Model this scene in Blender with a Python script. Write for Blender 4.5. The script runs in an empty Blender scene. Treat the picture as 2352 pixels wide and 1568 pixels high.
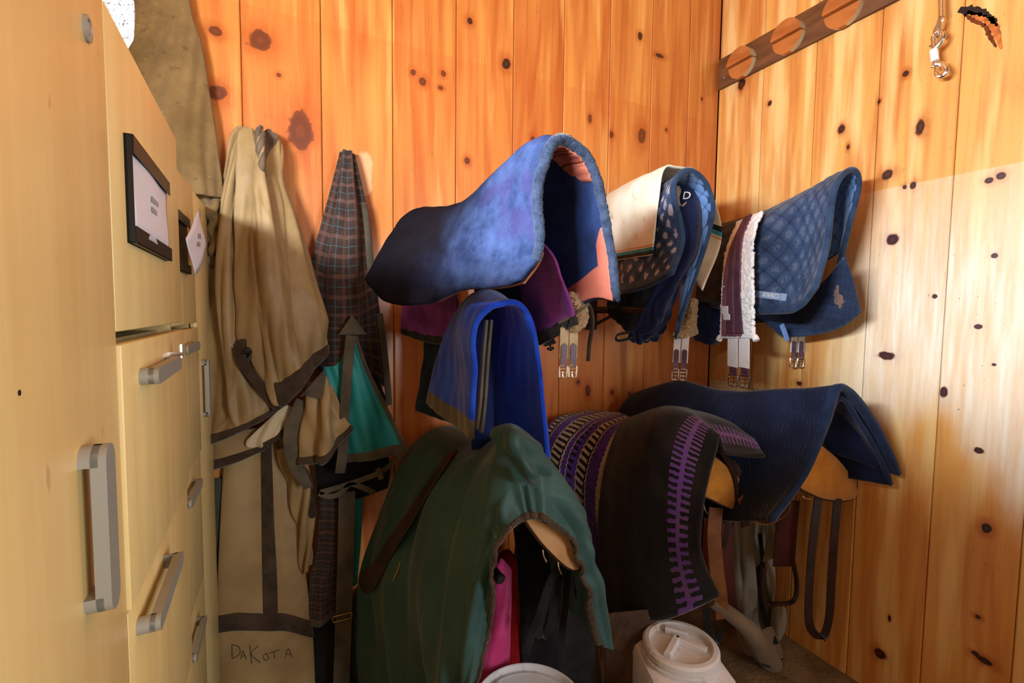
import bpy, math, random
import numpy as np
from mathutils import Vector, Matrix
random.seed(7); rng = np.random.default_rng(7)
SC = bpy.context.scene; COL = SC.collection
# ------------------------------------------------------------------ camera
FPX = 1089.44; YAW, PITCH, ROLL = [math.radians(a) for a in (25.682, 3.546, 0.611)]
EYE = np.array([0, 0, 1.608])
_r0 = np.array([math.cos(YAW), -math.sin(YAW), 0.]); _f = np.array([math.sin(YAW), math.cos(YAW), 0.]); _up = np.array([0, 0, 1.])
CF = _f*math.cos(PITCH) - _up*math.sin(PITCH); _u = _up*math.cos(PITCH) + _f*math.sin(PITCH)
CR = _r0*math.cos(ROLL) + _u*math.sin(ROLL); CU = _u*math.cos(ROLL) - _r0*math.sin(ROLL)
cd = bpy.data.cameras.new('camera'); cam = bpy.data.objects.new('camera', cd); COL.objects.link(cam)
cd.sensor_width = 36; cd.lens = FPX/2352*36; cd.clip_start = .02
cam.matrix_world = Matrix(((CR[0], CU[0], -CF[0], EYE[0]), (CR[1], CU[1], -CF[1], EYE[1]), (CR[2], CU[2], -CF[2], EYE[2]), (0, 0, 0, 1)))
SC.camera = cam
# ------------------------------------------------------------------ light
wd = bpy.data.worlds.new('world'); SC.world = wd; wd.use_nodes = True
wd.node_tree.nodes['Background'].inputs[0].default_value = (1.0, .95, .9, 1); wd.node_tree.nodes['Background'].inputs[1].default_value = .06
def area(name, loc, target, size, sizey, power, color):
    l = bpy.data.lights.new(name, 'AREA'); l.shape = 'RECTANGLE'; l.size = size; l.size_y = sizey; l.energy = power; l.color = color
    o = bpy.data.objects.new(name, l); COL.objects.link(o); o.location = loc
    o.rotation_euler = (Vector(target)-Vector(loc)).to_track_quat('-Z', 'Y').to_euler(); return o
area('window_daylight', (-.68, .48, 2.125), (3, .1, 2.06), .9, .11, 80, (.84, .92, 1.0))
area('doorway_daylight', (1.6, -2.0, 1.65), (.63, -1.76, 1.53), 1.1, 1.5, 80, (.95, .97, 1.0))
SC.view_settings.view_transform = 'Standard'; SC.view_settings.look = 'None'; SC.view_settings.gamma = 1
SC.view_settings.use_curve_mapping = False; SC.view_settings.exposure = 0.40
SC.cycles.max_bounces = 8
# ------------------------------------------------------------------ pixel helpers
def ray(x, y): return CF + CR*((x-1176)/FPX) - CU*((y-784)/FPX)
def W(x, y, Y): d = ray(x, y); return EYE + d*(Y/d[1])
def WX(x, y, X): d = ray(x, y); return EYE + d*(X/d[0])
def WZ(x, y, Z): d = ray(x, y); return EYE + d*((Z-EYE[2])/d[2])
# ------------------------------------------------------------------ object helpers
def woff(o):
    p = np.zeros(3)
    while o is not None: p = p + np.array(o.location); o = o.parent
    return p
def link(name, me, mat, parent=None):
    o = bpy.data.objects.new(name, me); COL.objects.link(o)
    if mat is not None: me.materials.append(mat)
    if parent is not None: o.parent = parent
    return o
def obj(name, V, F, mat, parent=None, local=False, smooth=True, uv=None):
    V = np.asarray(V, float)
    if parent is not None and not local: V = V - woff(parent)
    me = bpy.data.meshes.new(name); me.from_pydata(V.tolist(), [], [tuple(int(i) for i in f) for f in F])
    if uv is not None:
        l = me.uv_layers.new(name='UVMap'); idx = np.zeros(len(me.loops), int); me.loops.foreach_get('vertex_index', idx)
        l.data.foreach_set('uv', np.asarray(uv, np.float32)[idx].ravel())
    if smooth: me.polygons.foreach_set('use_smooth', [True]*len(me.polygons))
    me.update(); return link(name, me, mat, parent)
def tag(o, label=None, cat=None, group=None, kind=None):
    if label: o['label'] = label
    if cat: o['category'] = cat
    if group: o['group'] = group
    if kind: o['kind'] = kind
    return o
def thing(name, label, cat, loc=(0, 0, 0), group=None, rz=0):
    o = bpy.data.objects.new(name, None); COL.objects.link(o); o.location = Vector([float(a) for a in loc]); o.rotation_euler = (0, 0, rz)
    o.empty_display_size = .05
    return tag(o, label, cat, group)
class MB:
    def __init__(s): s.v = []; s.f = []
    def add(s, V, F):
        n = len(s.v); s.v += [list(map(float, p)) for p in V]; s.f += [tuple(i+n for i in f) for f in F]; return s
    def box(s, a, b, bev=0.):
        (x0, y0, z0), (x1, y1, z1) = a, b
        if bev <= 0:
            return s.add([(x0,y0,z0),(x1,y0,z0),(x1,y1,z0),(x0,y1,z0),(x0,y0,z1),(x1,y0,z1),(x1,y1,z1),(x0,y1,z1)],
                  [(0,3,2,1),(4,5,6,7),(0,1,5,4),(1,2,6,5),(2,3,7,6),(3,0,4,7)])
        import bmesh
        bm = bmesh.new(); bmesh.ops.create_cube(bm, size=1)
        for v in bm.verts: v.co = Vector(((x0+x1)/2+v.co.x*(x1-x0), (y0+y1)/2+v.co.y*(y1-y0), (z0+z1)/2+v.co.z*(z1-z0)))
        bmesh.ops.bevel(bm, geom=bm.edges[:], offset=bev, segments=2, affect='EDGES', profile=.5)
        bm.verts.index_update(); s.add([v.co[:] for v in bm.verts], [[v.index for v in f.verts] for f in bm.faces]); bm.free(); return s
    def tube(s, pts, r, n=8, closed=False, flat=None, wv=None):
        pts = np.asarray(pts, float); m = len(pts); rr = np.full(m, r) if np.isscalar(r) else np.asarray(r, float)
        T = np.gradient(pts, axis=0) if not closed else np.roll(pts, -1, 0)-np.roll(pts, 1, 0)
        T /= np.linalg.norm(T, axis=1)[:, None]+1e-12
        a = np.array([0, 0, 1.]) if abs(T[0][2]) < .9 else np.array([1., 0, 0]); N = np.cross(T[0], a); N /= np.linalg.norm(N)
        V = []
        for i in range(m):
            N = N - T[i]*(N@T[i]); N /= np.linalg.norm(N)+1e-12; B = np.cross(T[i], N)
            for k in range(n):
                t = 2*math.pi*k/n; V.append(pts[i]+rr[i]*(math.cos(t)*N+math.sin(t)*B))
        F = []
        for i in range(m if closed else m-1):
            j = (i+1) % m
            for k in range(n): F.append((i*n+k, i*n+(k+1) % n, j*n+(k+1) % n, j*n+k))
        if not closed: F.append(tuple(range(n))[::-1]); F.append(tuple((m-1)*n+k for k in range(n)))
        return s.add(V, F)
    def ribbon(s, pts, wv, w, t):
        """a strap: rectangle swept along pts; wv = width direction(s)"""
        pts = np.asarray(pts, float); m = len(pts); wv = np.asarray(wv, float)
        if wv.ndim == 1: wv = np.tile(wv, (m, 1))
        ww = np.full(m, w) if np.isscalar(w) else np.asarray(w, float)
        T = np.gradient(pts, axis=0); T /= np.linalg.norm(T, axis=1)[:, None]+1e-12
        V = []
        for i in range(m):
            b = wv[i]-T[i]*(wv[i]@T[i]); b /= np.linalg.norm(b)+1e-12; n = np.cross(b, T[i])
            h = ww[i]/2; e = min(.3*t, h*.3)
            for (x, y) in ((-h, -t/2+e), (-h+e, -t/2), (h-e, -t/2), (h, -t/2+e), (h, t/2-e), (h-e, t/2), (-h+e, t/2), (-h, t/2-e)):
                V.append(pts[i]+b*x+n*y)
        F = []
        for i in range(m-1):
            for k in range(8): F.append((i*8+k, i*8+(k+1) % 8, (i+1)*8+(k+1) % 8, (i+1)*8+k))
        F.append(tuple(range(8))[::-1]); F.append(tuple((m-1)*8+k for k in range(8)))
        return s.add(V, F)
    def lathe(s, prof, c, n=32, axis=None):
        """profile (r,z) revolved about z at c, open profile"""
        c = np.asarray(c, float); V = []; m = len(prof)
        for k in range(n):
            t = 2*math.pi*k/n
            for (r, z) in prof: V.append(c+np.array([r*math.cos(t), r*math.sin(t), z]))
        F = []
        for k in range(n):
            for i in range(m-1): F.append((k*m+i, ((k+1) % n)*m+i, ((k+1) % n)*m+i+1, k*m+i+1))
        return s.add(V, F)
    def build(s, name, mat, parent=None, local=False, smooth=True):
        o = obj(name, s.v, s.f, mat, parent, local, smooth)
        if smooth: sharp(o)
        return o
def sharp(o, a=35):
    me = o.data; me.update()
    import bmesh
    bm = bmesh.new(); bm.from_mesh(me)
    bmesh.ops.recalc_face_normals(bm, faces=bm.faces[:])
    for e in bm.edges:
        if len(e.link_faces) == 2 and e.calc_face_angle(0) > math.radians(a): e.smooth = False
    bm.to_mesh(me); bm.free()
def crom(pts, n=24):
    """smooth polyline through pts"""
    P = np.asarray(pts, float)
    if len(P) < 3: return np.array([P[0]*(1-t)+P[-1]*t for t in np.linspace(0, 1, n)])
    return cr_eval(P, np.linspace(0, 1, n))
def cr_w(m, t):
    x = np.clip(np.asarray(t, float), 0, 1)*(m-1); k = np.clip(np.floor(x).astype(int), 0, m-2); f = x-k
    w = np.stack([-.5*f+f*f-.5*f**3, 1-2.5*f*f+1.5*f**3, .5*f+2*f*f-1.5*f**3, -.5*f*f+.5*f**3], -1)
    return k, w
def pad1(P, ax):
    a = np.moveaxis(P, ax, 0); a = np.concatenate([2*a[:1]-a[1:2], a, 2*a[-1:]-a[-2:-1]]); return np.moveaxis(a, 0, ax)
def cr_eval(P, t):
    m = len(P); Q = pad1(P, 0); k, w = cr_w(m, t); return sum(w[..., i:i+1]*Q[k+i] for i in range(4))
class Surf:
    """smooth surface through a net of points; entries (px,py,Y) or np.array"""
    def __init__(s, net):
        P = []
        for r in net:
            row = []
            for e in r: row.append(e if isinstance(e, np.ndarray) else W(*e))
            P.append(row)
        s.P = np.array(P); s.Q = pad1(pad1(s.P, 0), 1); s.m, s.n = s.P.shape[:2]
    def at(s, u, v):
        u, v = np.broadcast_arrays(np.asarray(u, float), np.asarray(v, float))
        kv, wv = cr_w(s.m, v); ku, wu = cr_w(s.n, u); out = 0
        for i in range(4):
            for j in range(4): out = out + (wv[..., i]*wu[..., j])[..., None]*s.Q[kv+i, ku+j]
        return out
    def nrm(s, u, v, e=2e-3):
        u = np.asarray(u, float); v = np.asarray(v, float)
        du = s.at(np.clip(u+e, 0, 1), v)-s.at(np.clip(u-e, 0, 1), v); dv = s.at(u, np.clip(v+e, 0, 1))-s.at(u, np.clip(v-e, 0, 1))
        n = np.cross(dv, du); return n/(np.linalg.norm(n, axis=-1)[..., None]+1e-12)
    def find(s, px, py, n=160, umax=1.):
        """(u,v) of the surface point that appears at a pixel"""
        U, V = np.meshgrid(np.linspace(0, umax, n), np.linspace(0, 1, n)); P = s.at(U, V)-EYE; z = P@CF
        x = 1176+FPX*(P@CR)/z; y = 784-FPX*(P@CU)/z; d = (x-px)**2+(y-py)**2; i = np.unravel_index(d.argmin(), d.shape); return U[i], V[i]
def off(p, *o): return [p+np.array(q, float) for q in o]
def shell(name, S, mat, parent, u=(0, 1), v=(0, 1), n=(40, 40), out=.004, inn=.004, disp=None, lift=0., rnd=1., uvmap=None):
    nu, nv = n; s = np.linspace(0, 1, nu+1); t = np.linspace(0, 1, nv+1); A, B = np.meshgrid(s, t)
    if callable(u): U = u(A, B)[0]; Vv = u(A, B)[1]
    else: U = u[0]+(u[1]-u[0])*A; Vv = v[0]+(v[1]-v[0])*B
    P = S.at(U, Vv); N = S.nrm(U, Vv)
    if disp is not None: P = P+N*disp(U, Vv)[..., None]
    # recompute normals of the displaced grid
    gu = np.gradient(P, axis=1); gv = np.gradient(P, axis=0); M = np.cross(gv, gu); L = np.linalg.norm(M, axis=-1)[..., None]
    M = np.where(L > 1e-12, M/(L+1e-15), N); sg = np.where((M*N).sum(-1) < 0, -1., 1.)[..., None]
    M = M*sg
    Fp = P+M*(lift+out); Bp = P+M*(lift-inn); r, c = P.shape[:2]; K = r*c
    verts = [Fp.reshape(-1, 3), Bp.reshape(-1, 3)]; I = np.arange(K).reshape(r, c)
    q = np.stack([I[:-1, :-1], I[:-1, 1:], I[1:, 1:], I[1:, :-1]], -1).reshape(-1, 4)
    F = [tuple(a) for a in q[:, ::1]]; F += [tuple(a[::-1]+K) for a in q]
    ring = list(I[0, :])+list(I[1:, -1])+list(I[-1, -2::-1])+list(I[-2:0:-1, 0])
    inner = list(I[1, :])+list(I[1:, -2])+list(I[-2, -2::-1])+list(I[-2:0:-1, 1])
    Pf = P.reshape(-1, 3)+ (M*(lift+(out-inn)/2)).reshape(-1, 3)
    d = Pf[ring]-Pf[inner]; d /= np.linalg.norm(d, axis=1)[:, None]+1e-12
    verts.append(Pf[ring]+d*((out+inn)/2*rnd)); R = len(ring)
    for k in range(R):
        k2 = (k+1) % R; a, b = ring[k], ring[k2]
        F.append((b, a, 2*K+k, 2*K+k2)); F.append((2*K+k2, 2*K+k, a+K, b+K))
    uv = np.stack([U, Vv], -1).reshape(-1, 2); uv = np.concatenate([uv, uv, uv[ring]])
    return obj(name, np.concatenate(verts), F, mat, parent, uv=uv)
def strap(name, pts, wdir, w, t, mat, parent, n=24):
    return MB().ribbon(crom(pts, n), wdir, w, t).build(name, mat, parent)
# ------------------------------------------------------------------ materials
class X:
    """node expression"""
    def __init__(s, nt, k): s.nt = nt; s.k = k
    def _m(s, op, *o, clamp=False):
        nd = s.nt.nodes.new('ShaderNodeMath'); nd.operation = op; nd.use_clamp = clamp
        for i, q in enumerate((s,)+o):
            if isinstance(q, X): s.nt.links.new(q.k, nd.inputs[i])
            else: nd.inputs[i].default_value = float(q)
        return X(s.nt, nd.outputs[0])
    def __add__(s, o): return s._m('ADD', o)
    def __sub__(s, o): return s._m('SUBTRACT', o)
    def __mul__(s, o): return s._m('MULTIPLY', o)
    def __truediv__(s, o): return s._m('DIVIDE', o)
    __radd__ = __add__; __rmul__ = __mul__
    def rsub(s, o): return (s*-1.)+o
    def mod(s, o): return s._m('FLOORED_MODULO', o)
    def lt(s, o): return s._m('LESS_THAN', o)
    def gt(s, o): return s._m('GREATER_THAN', o)
    def abs(s): return s._m('ABSOLUTE')
    def min(s, o): return s._m('MINIMUM', o)
    def max(s, o): return s._m('MAXIMUM', o)
    def sin(s): return s._m('SINE')
    def pow(s, o): return s._m('POWER', o)
    def floor(s): return s._m('FLOOR')
    def step(s, a, b):
        nd = s.nt.nodes.new('ShaderNodeMapRange'); nd.interpolation_type = 'SMOOTHSTEP'; s.nt.links.new(s.k, nd.inputs[0])
        nd.inputs[1].default_value = a; nd.inputs[2].default_value = b; return X(s.nt, nd.outputs[0])
def lin(c):
    return tuple(((x/255/12.92) if x/255 <= .04045 else ((x/255+.055)/1.055)**2.4) for x in c)
class Mat:
    def __init__(s, name, rough=.8, spec=.3, metal=0., sheen=0.):
        s.m = bpy.data.materials.new(name); s.m.use_nodes = True; s.nt = s.m.node_tree; s.b = s.nt.nodes['Principled BSDF']
        s.b.inputs['Roughness'].default_value = rough; s.b.inputs['Specular IOR Level'].default_value = spec; s.b.inputs['Metallic'].default_value = metal
        if sheen: s.b.inputs['Sheen Weight'].default_value = sheen; s.b.inputs['Sheen Roughness'].default_value = .4
        s._tc = None
    def tc(s, k='Object'):
        if s._tc is None: s._tc = s.nt.nodes.new('ShaderNodeTexCoord')
        return s._tc.outputs[k]
    def comps(s, k='Object'):
        sp = s.nt.nodes.new('ShaderNodeSeparateXYZ'); s.nt.links.new(s.tc(k), sp.inputs[0]); return [X(s.nt, sp.outputs[i]) for i in range(3)]
    def vec(s, x, y, z=0.):
        c = s.nt.nodes.new('ShaderNodeCombineXYZ')
        for i, q in enumerate((x, y, z)):
            if isinstance(q, X): s.nt.links.new(q.k, c.inputs[i])
            else: c.inputs[i].default_value = q
        return c.outputs[0]
    def noise(s, vec=None, scale=5., detail=3., rough=.5, dist=0.):
        nd = s.nt.nodes.new('ShaderNodeTexNoise'); nd.inputs['Scale'].default_value = scale; nd.inputs['Detail'].default_value = detail
        nd.inputs['Roughness'].default_value = rough; nd.inputs['Distortion'].default_value = dist
        s.nt.links.new(vec if vec is not None else s.tc(), nd.inputs['Vector']); return X(s.nt, nd.outputs['Fac'])
    def mix(s, f, a, b):
        nd = s.nt.nodes.new('ShaderNodeMix'); nd.data_type = 'RGBA'
        for i, q in ((0, f), (6, a), (7, b)):
            if isinstance(q, X): s.nt.links.new(q.k, nd.inputs[i])
            elif hasattr(q, 'is_linked'): s.nt.links.new(q, nd.inputs[i])
            elif i == 0: nd.inputs[0].default_value = q
            else: nd.inputs[i].default_value = (*q, 1)
        return nd.outputs[2]
    def color(s, c):
        if hasattr(c, 'is_linked'): s.nt.links.new(c, s.b.inputs['Base Color'])
        else: s.b.inputs['Base Color'].default_value = (*c, 1)
        return s
    def bump(s, h, strength=.3, dist=.002):
        nd = s.nt.nodes.new('ShaderNodeBump'); nd.inputs['Strength'].default_value = strength; nd.inputs['Distance'].default_value = dist
        s.nt.links.new(h.k, nd.inputs['Height']); s.nt.links.new(nd.outputs[0], s.b.inputs['Normal']); return s
def fabric(name, c1, c2, scale=6., fine=350., bump=.5, rough=.9, sheen=.3, spec=.15, c3=None, s3=30):
    m = Mat(name, rough, spec, sheen=sheen); a = m.noise(scale=scale, detail=5, rough=.6).step(.3, .7)
    col = m.mix(a, lin(c1), lin(c2)); f = m.noise(scale=fine, detail=2)
    if c3 is not None: col = m.mix(m.noise(scale=s3, detail=4).step(.55, .75), col, lin(c3))
    m.color(col); m.bump(f, bump, .003); return m.m
def plain(name, c, rough=.5, spec=.4, metal=0., var=.15, scale=12.):
    m = Mat(name, rough, spec, metal); k = lin(c)
    m.color(m.mix(m.noise(scale=scale, detail=4), tuple(x*(1-var) for x in k), tuple(min(1, x*(1+var)) for x in k))); return m.m
WOOD_SEED = [0]
def pine(name, s_axis, knots, s0, s1, tone=0., light=(224, 150, 74), dark=(178, 84, 30), worn=False):
    """lacquered knotty pine; knots = [(s,z,rs,rz)] in metres on the wall"""
    m = Mat(name, .3, .5); WOOD_SEED[0] += 1; sd = WOOD_SEED[0]*3.17
    cx = m.comps(); s = cx[s_axis]; z = cx[2]
    d = None; wob = (m.noise(m.vec(s, z, sd), 30, 4)-.5)*1.7
    for (ks, kz, ra, rb) in knots:
        a = (s-ks)*(1/ra); b = (z-kz)*(1/rb); q = (a*a+b*b).pow(.5); d = q if d is None else d.min(q)
    if d is None: d = (z*0.)+9.
    dw = d+wob*(d.min(1.5)*.6)
    # grain: rings stretched along z, pushed aside near the knots
    push = (d*d+.6).pow(-1.)*.02
    g1 = m.noise(m.vec(s*1.+push, z*.045, sd), 34, 3, .55, .3)
    g2 = m.noise(m.vec(s+push, z*.02, sd+5), 190, 2, .5)
    ring = ((m.noise(m.vec(s*.9+push*1.5, z*.07, sd+9), 9, 2, .5)*34.).sin()*.5+.5)
    band = m.noise(m.vec(s, z*.12, sd+2), 6.5, 2)
    f = g1*.42+ring*.13+g2*.16+band*.5+(tone-.13)
    col = m.mix(f.step(.25, .85), lin(light), lin(dark))
    col = m.mix(m.noise(m.vec(s, z*.5, sd+20), 3.2, 3).step(.56, .8)*.5, col, lin((178, 84, 26)))
    col = m.mix(m.noise(m.vec(s, z*.2, sd+31), 120, 1).step(.70, .8)*.35, col, lin((120, 60, 22)))
    col = m.mix(dw.step(.9, 3.2).rsub(1.)*.65, col, lin((168, 74, 24)))
    kc = m.mix(((d+wob*.3)*8.).sin().step(-.6, .9), lin((44, 18, 12)), lin((78, 34, 20)))
    col = m.mix(dw.step(.85, 1.12).rsub(1.), col, kc)
    col = m.mix((dw-.92).abs().step(.0, .14).rsub(1.)*.55, col, lin((44, 18, 12)))
    if worn: col = m.mix(m.noise(m.vec(s, z*.09, sd+40), 13, 3).step(.46, .66)*.75*dw.step(.9, 1.6), col, lin((248, 214, 146)))
    if s_axis == 0: col = m.mix(m.noise(m.vec(s, z*.07, sd+40), 15, 3).step(.56, .72)*.6*dw.step(.9, 1.6), col, lin((242, 186, 104)))
    if s_axis == 0:
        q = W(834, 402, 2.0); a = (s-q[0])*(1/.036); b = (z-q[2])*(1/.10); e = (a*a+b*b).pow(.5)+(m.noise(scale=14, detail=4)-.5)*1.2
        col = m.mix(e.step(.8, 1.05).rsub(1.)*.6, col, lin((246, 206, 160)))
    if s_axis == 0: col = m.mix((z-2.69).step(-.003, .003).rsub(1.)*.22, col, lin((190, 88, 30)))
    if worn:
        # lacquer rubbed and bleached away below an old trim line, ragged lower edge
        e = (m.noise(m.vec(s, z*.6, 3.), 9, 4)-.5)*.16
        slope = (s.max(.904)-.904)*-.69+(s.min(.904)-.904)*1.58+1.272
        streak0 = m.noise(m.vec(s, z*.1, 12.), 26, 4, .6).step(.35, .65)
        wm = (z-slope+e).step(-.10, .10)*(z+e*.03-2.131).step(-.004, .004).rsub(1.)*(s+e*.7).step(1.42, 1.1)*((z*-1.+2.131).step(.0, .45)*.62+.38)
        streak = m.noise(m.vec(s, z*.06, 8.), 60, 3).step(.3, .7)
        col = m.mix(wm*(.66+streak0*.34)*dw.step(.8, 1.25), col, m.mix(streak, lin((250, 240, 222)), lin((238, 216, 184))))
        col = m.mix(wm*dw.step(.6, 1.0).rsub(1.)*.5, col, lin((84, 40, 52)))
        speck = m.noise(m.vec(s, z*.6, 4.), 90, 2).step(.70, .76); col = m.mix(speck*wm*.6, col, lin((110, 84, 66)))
    m.color(col)
    m.b.inputs['Coat Weight'].default_value = .6; m.b.inputs['Coat Roughness'].default_value = .2
    r = m.noise(m.vec(s, z*.3, sd+3), 14, 3); m.nt.links.new((r*.25+.28).k, m.b.inputs['Roughness'])
    m.bump(g2, .12, .001); return m.m
# ------------------------------------------------------------------ room shell
D = 2.0; RX = 2.248; LX = -.74; CEIL = 3.7; YR = -2.6
BX = [-.39, -.122, .144, .414, .684, .956, 1.222, 1.490, 1.758, 2.020, RX]
RY = [2.0, 1.722, 1.448, 1.178, .912, .66, .39, .12, -.15, -.42]
def knots_back(l): 
    o = []
    for (x, y, a, b) in l: p = W(x, y, D); o.append((p[0], p[2], a*.0021, b*.0021))
    return o
def knots_right(l):
    o = []
    for (x, y, a, b) in l:
        p = WX(x, y, RX); k = .00098+.0011*(p[1]/2.0); o.append((p[1], p[2], a*k*1.25, b*k*1.05))
    return o
KB = knots_back([(495, 72, 9, 8), (597, 92, 17, 16), (500, 214, 13, 12), (690, 302, 19, 33), (640, 172, 4, 4), (632, 385, 3, 3), (1079, 48, 6, 7), (1163, 147, 10, 11), (1073, 369, 6, 7),
    (949, 166, 5, 6), (971, 187, 7, 8), (1018, 169, 5, 6), (1012, 202, 5, 4), (1355, 272, 5, 9), (1405, 309, 6, 8), (1475, 312, 12, 19), (1515, 128, 12, 5), (1470, 84, 7, 9), (1612, 227, 3, 4),
    (1328, 877, 5, 6), (1350, 897, 7, 14), (1406, 901, 6, 7), (1446, 905, 5, 7), (1224, 320, 6, 8), (1530, 298, 4, 5), (560, 620, 5, 6), (962, 940, 4, 5)])
KR = knots_right([(1703, 193, 9, 13), (1768, 237, 5, 6), (1933, 296, 7, 10), (1948, 338, 3, 6), (2080, 169, 6, 7), (2114, 291, 7, 17), (2019, 233, 3, 5), (2038, 401, 10, 12), (2097, 426, 6, 9), (2078, 430, 4, 5),
    (2272, 414, 7, 7), (2299, 404, 7, 8), (2050, 551, 11, 14), (2147, 680, 5, 6), (2284, 587, 5, 6), (2246, 750, 7, 6), (2036, 817, 16, 10), (2168, 900, 7, 14), (2283, 837, 4, 4), (2248, 1034, 8, 8),
    (2265, 1212, 8, 12), (2021, 1501, 10, 12), (2246, 1416, 5, 5), (2262, 1518, 12, 8), (2240, 1500, 6, 5), (1835, 880, 5, 5), (2043, 1420, 3, 9), (1716, 820, 4, 5)])
def plank(s0, s1, axis, const, mat, parent):
    """tongue and groove board: flat face, chamfered edges, joint recessed behind it"""
    g = .0012; c = .004; t = .018
    pr = [(s0+g, .009), (s0+g, c), (s0+g+c, 0), (s1-g-c, 0), (s1-g, c), (s1-g, .009), (s1, t), (s0, t)]
    V = []
    for z in (0, CEIL):
        for (s, dd) in pr: V.append((s, const+dd, z) if axis == 0 else (const+dd, s, z))
    n = 8; F = [(i, (i+1) % n, (i+1) % n+n, i+n) for i in range(n)]
    if axis == 1: F = [f[::-1] for f in F]
    F += [tuple(range(n)), tuple(range(n, 2*n))]
    o = obj('plank', V, F, mat, parent, smooth=False); return o
wall_back = tag(thing('wall_back', None, None), kind='structure')
tones = [.02, .10, .05, .08, .04, .09, -.02, -.05, .05, .12]
for i in range(10):
    a, b = BX[i], BX[i+1]
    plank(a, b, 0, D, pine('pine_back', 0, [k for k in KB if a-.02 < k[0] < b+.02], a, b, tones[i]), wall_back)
wall_right = tag(thing('wall_right', None, None), kind='structure')
tr = [.0, -.04, -.02, -.05, -.10, -.02, -.05, 0, 0]
for i in range(9):
    a, b = RY[i+1], RY[i]
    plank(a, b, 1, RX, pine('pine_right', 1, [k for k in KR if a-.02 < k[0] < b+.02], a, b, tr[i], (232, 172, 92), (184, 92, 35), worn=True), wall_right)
BK = [(2203, 22), (2220, 24), (2244, 26), (2266, 34), (2282, 48), (2291, 60)]; BT = [(2216, 33), (2236, 47), (2262, 60), (2274, 84), (2288, 108)]
for nm, pl, w, c in (('bark_inclusion', BK, [.016, .03, .024, .022, .018, .006], (38, 26, 24)), ('bark_inclusion', BT, [.008, .012, .010, .012, .004], (84, 40, 18)), ('resin_streak', [(2222, 27), (2250, 38), (2274, 50), (2290, 78), (2300, 112)], [.010, .020, .024, .020, .005], (150, 84, 42))):
    P = crom([WX(x, y, RX-.0015) for x, y in pl], 30)
    MB().ribbon(P, np.cross(np.gradient(P, axis=0), (1, 0, 0)), np.interp(np.linspace(0, 1, 30), np.linspace(0, 1, len(w)), w)*(1+.25*rng.standard_normal(30)), .003).build(nm, fabric('bark_'+nm, c, tuple(min(255, int(x*1.5)) for x in c), 40, 90, .8, .7, 0), wall_right)
m_dark_gap = plain('joint_shadow_board', (52, 30, 16), .9)
o = MB().box((BX[0], D+.014, 0), (RX+.04, D+.05, CEIL)).build('backing', m_dark_gap, wall_back, smooth=False)
o = MB().box((RX+.014, RY[-1], 0), (RX+.05, D+.05, CEIL)).build('backing', m_dark_gap, wall_right, smooth=False)
m_plaster = plain('old_plaster', (150, 120, 88), .9)
tag(MB().box((LX-.05, D, 0), (BX[0], D+.05, 2.02)).box((LX-.05, D, 2.95), (BX[0], D+.05, CEIL)).build('wall_back', m_plaster, smooth=False), kind='structure')
tag(MB().box((LX-.05, YR, 0), (LX, D, 2.0)).box((LX-.05, YR, 2.34), (LX, D, CEIL)).box((LX-.05, YR, 2.0), (LX, .0, 2.34)).box((LX-.05, 1.30, 2.0), (LX, D, 2.34)).build('wall_left', m_plaster, smooth=False), kind='structure')
m_ceil = plain('ceiling_boards', (196, 140, 84), .8)
tag(MB().box((LX-.05, YR, CEIL), (RX+.05, D+.05, CEIL+.05)).build('ceiling', m_ceil, smooth=False), kind='structure')
mf = Mat('dusty_concrete', .95, .1); nf = mf.noise(scale=7, detail=6)
mf.color(mf.mix(mf.noise(scale=55, detail=4).step(.62, .72), mf.mix(nf.step(.3, .7), lin((112, 92, 66)), lin((146, 124, 94))), lin((70, 62, 34)))); mf.bump(mf.noise(scale=60, detail=5), .6, .01)
tag(MB().box((LX-.05, YR, -.05), (RX+.05, D+.05, 0)).build('floor', mf.m, smooth=False), kind='structure')
# frosted windows: one behind the hanging burlap, one above the cabinets
def frosted(name, e):
    m = Mat(name, .4, .4); n1 = m.noise(scale=85, detail=8, rough=.8, dist=1.2).step(.49, .58)
    c = m.mix(n1, (1., 1., 1.), lin((96, 102, 124))); m.color(c); m.nt.links.new(c, m.b.inputs['Emission Color']); m.b.inputs['Emission Strength'].default_value = e; return m.m
m_white = plain('white_paint', (225, 222, 212), .5)
w1 = tag(thing('window_1', None, None), kind='structure')
MB().box((LX, D+.01, 2.02), (BX[0], D+.02, 2.95)).build('pane', frosted('frosted_glass', .74), w1, smooth=False)
MB().box((LX, D-.004, 2.0), (BX[0], D+.02, 2.03)).build('sill', m_white, w1, smooth=False)
w2 = tag(thing('window_2', None, None), kind='structure')
m_daypane = Mat('daylit_glass', .4, .4); m_daypane.color((.9, .95, 1.)); m_daypane.b.inputs['Emission Color'].default_value = (.84, .92, 1, 1); m_daypane.b.inputs['Emission Strength'].default_value = 4.0
MB().box((LX-.03, 0, 2.0), (LX-.02, 1.30, 2.34)).build('pane', m_daypane.m, w2, smooth=False)
wf = MB()
for z in (2.0, 2.31): wf.box((LX-.02, 0, z), (LX+.012, 1.30, z+.03))
for y in (0, .63, 1.27): wf.box((LX-.02, y, 2.03), (LX+.012, y+.03, 2.31))
wf.build('frame', m_white, w2, smooth=False)
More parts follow.
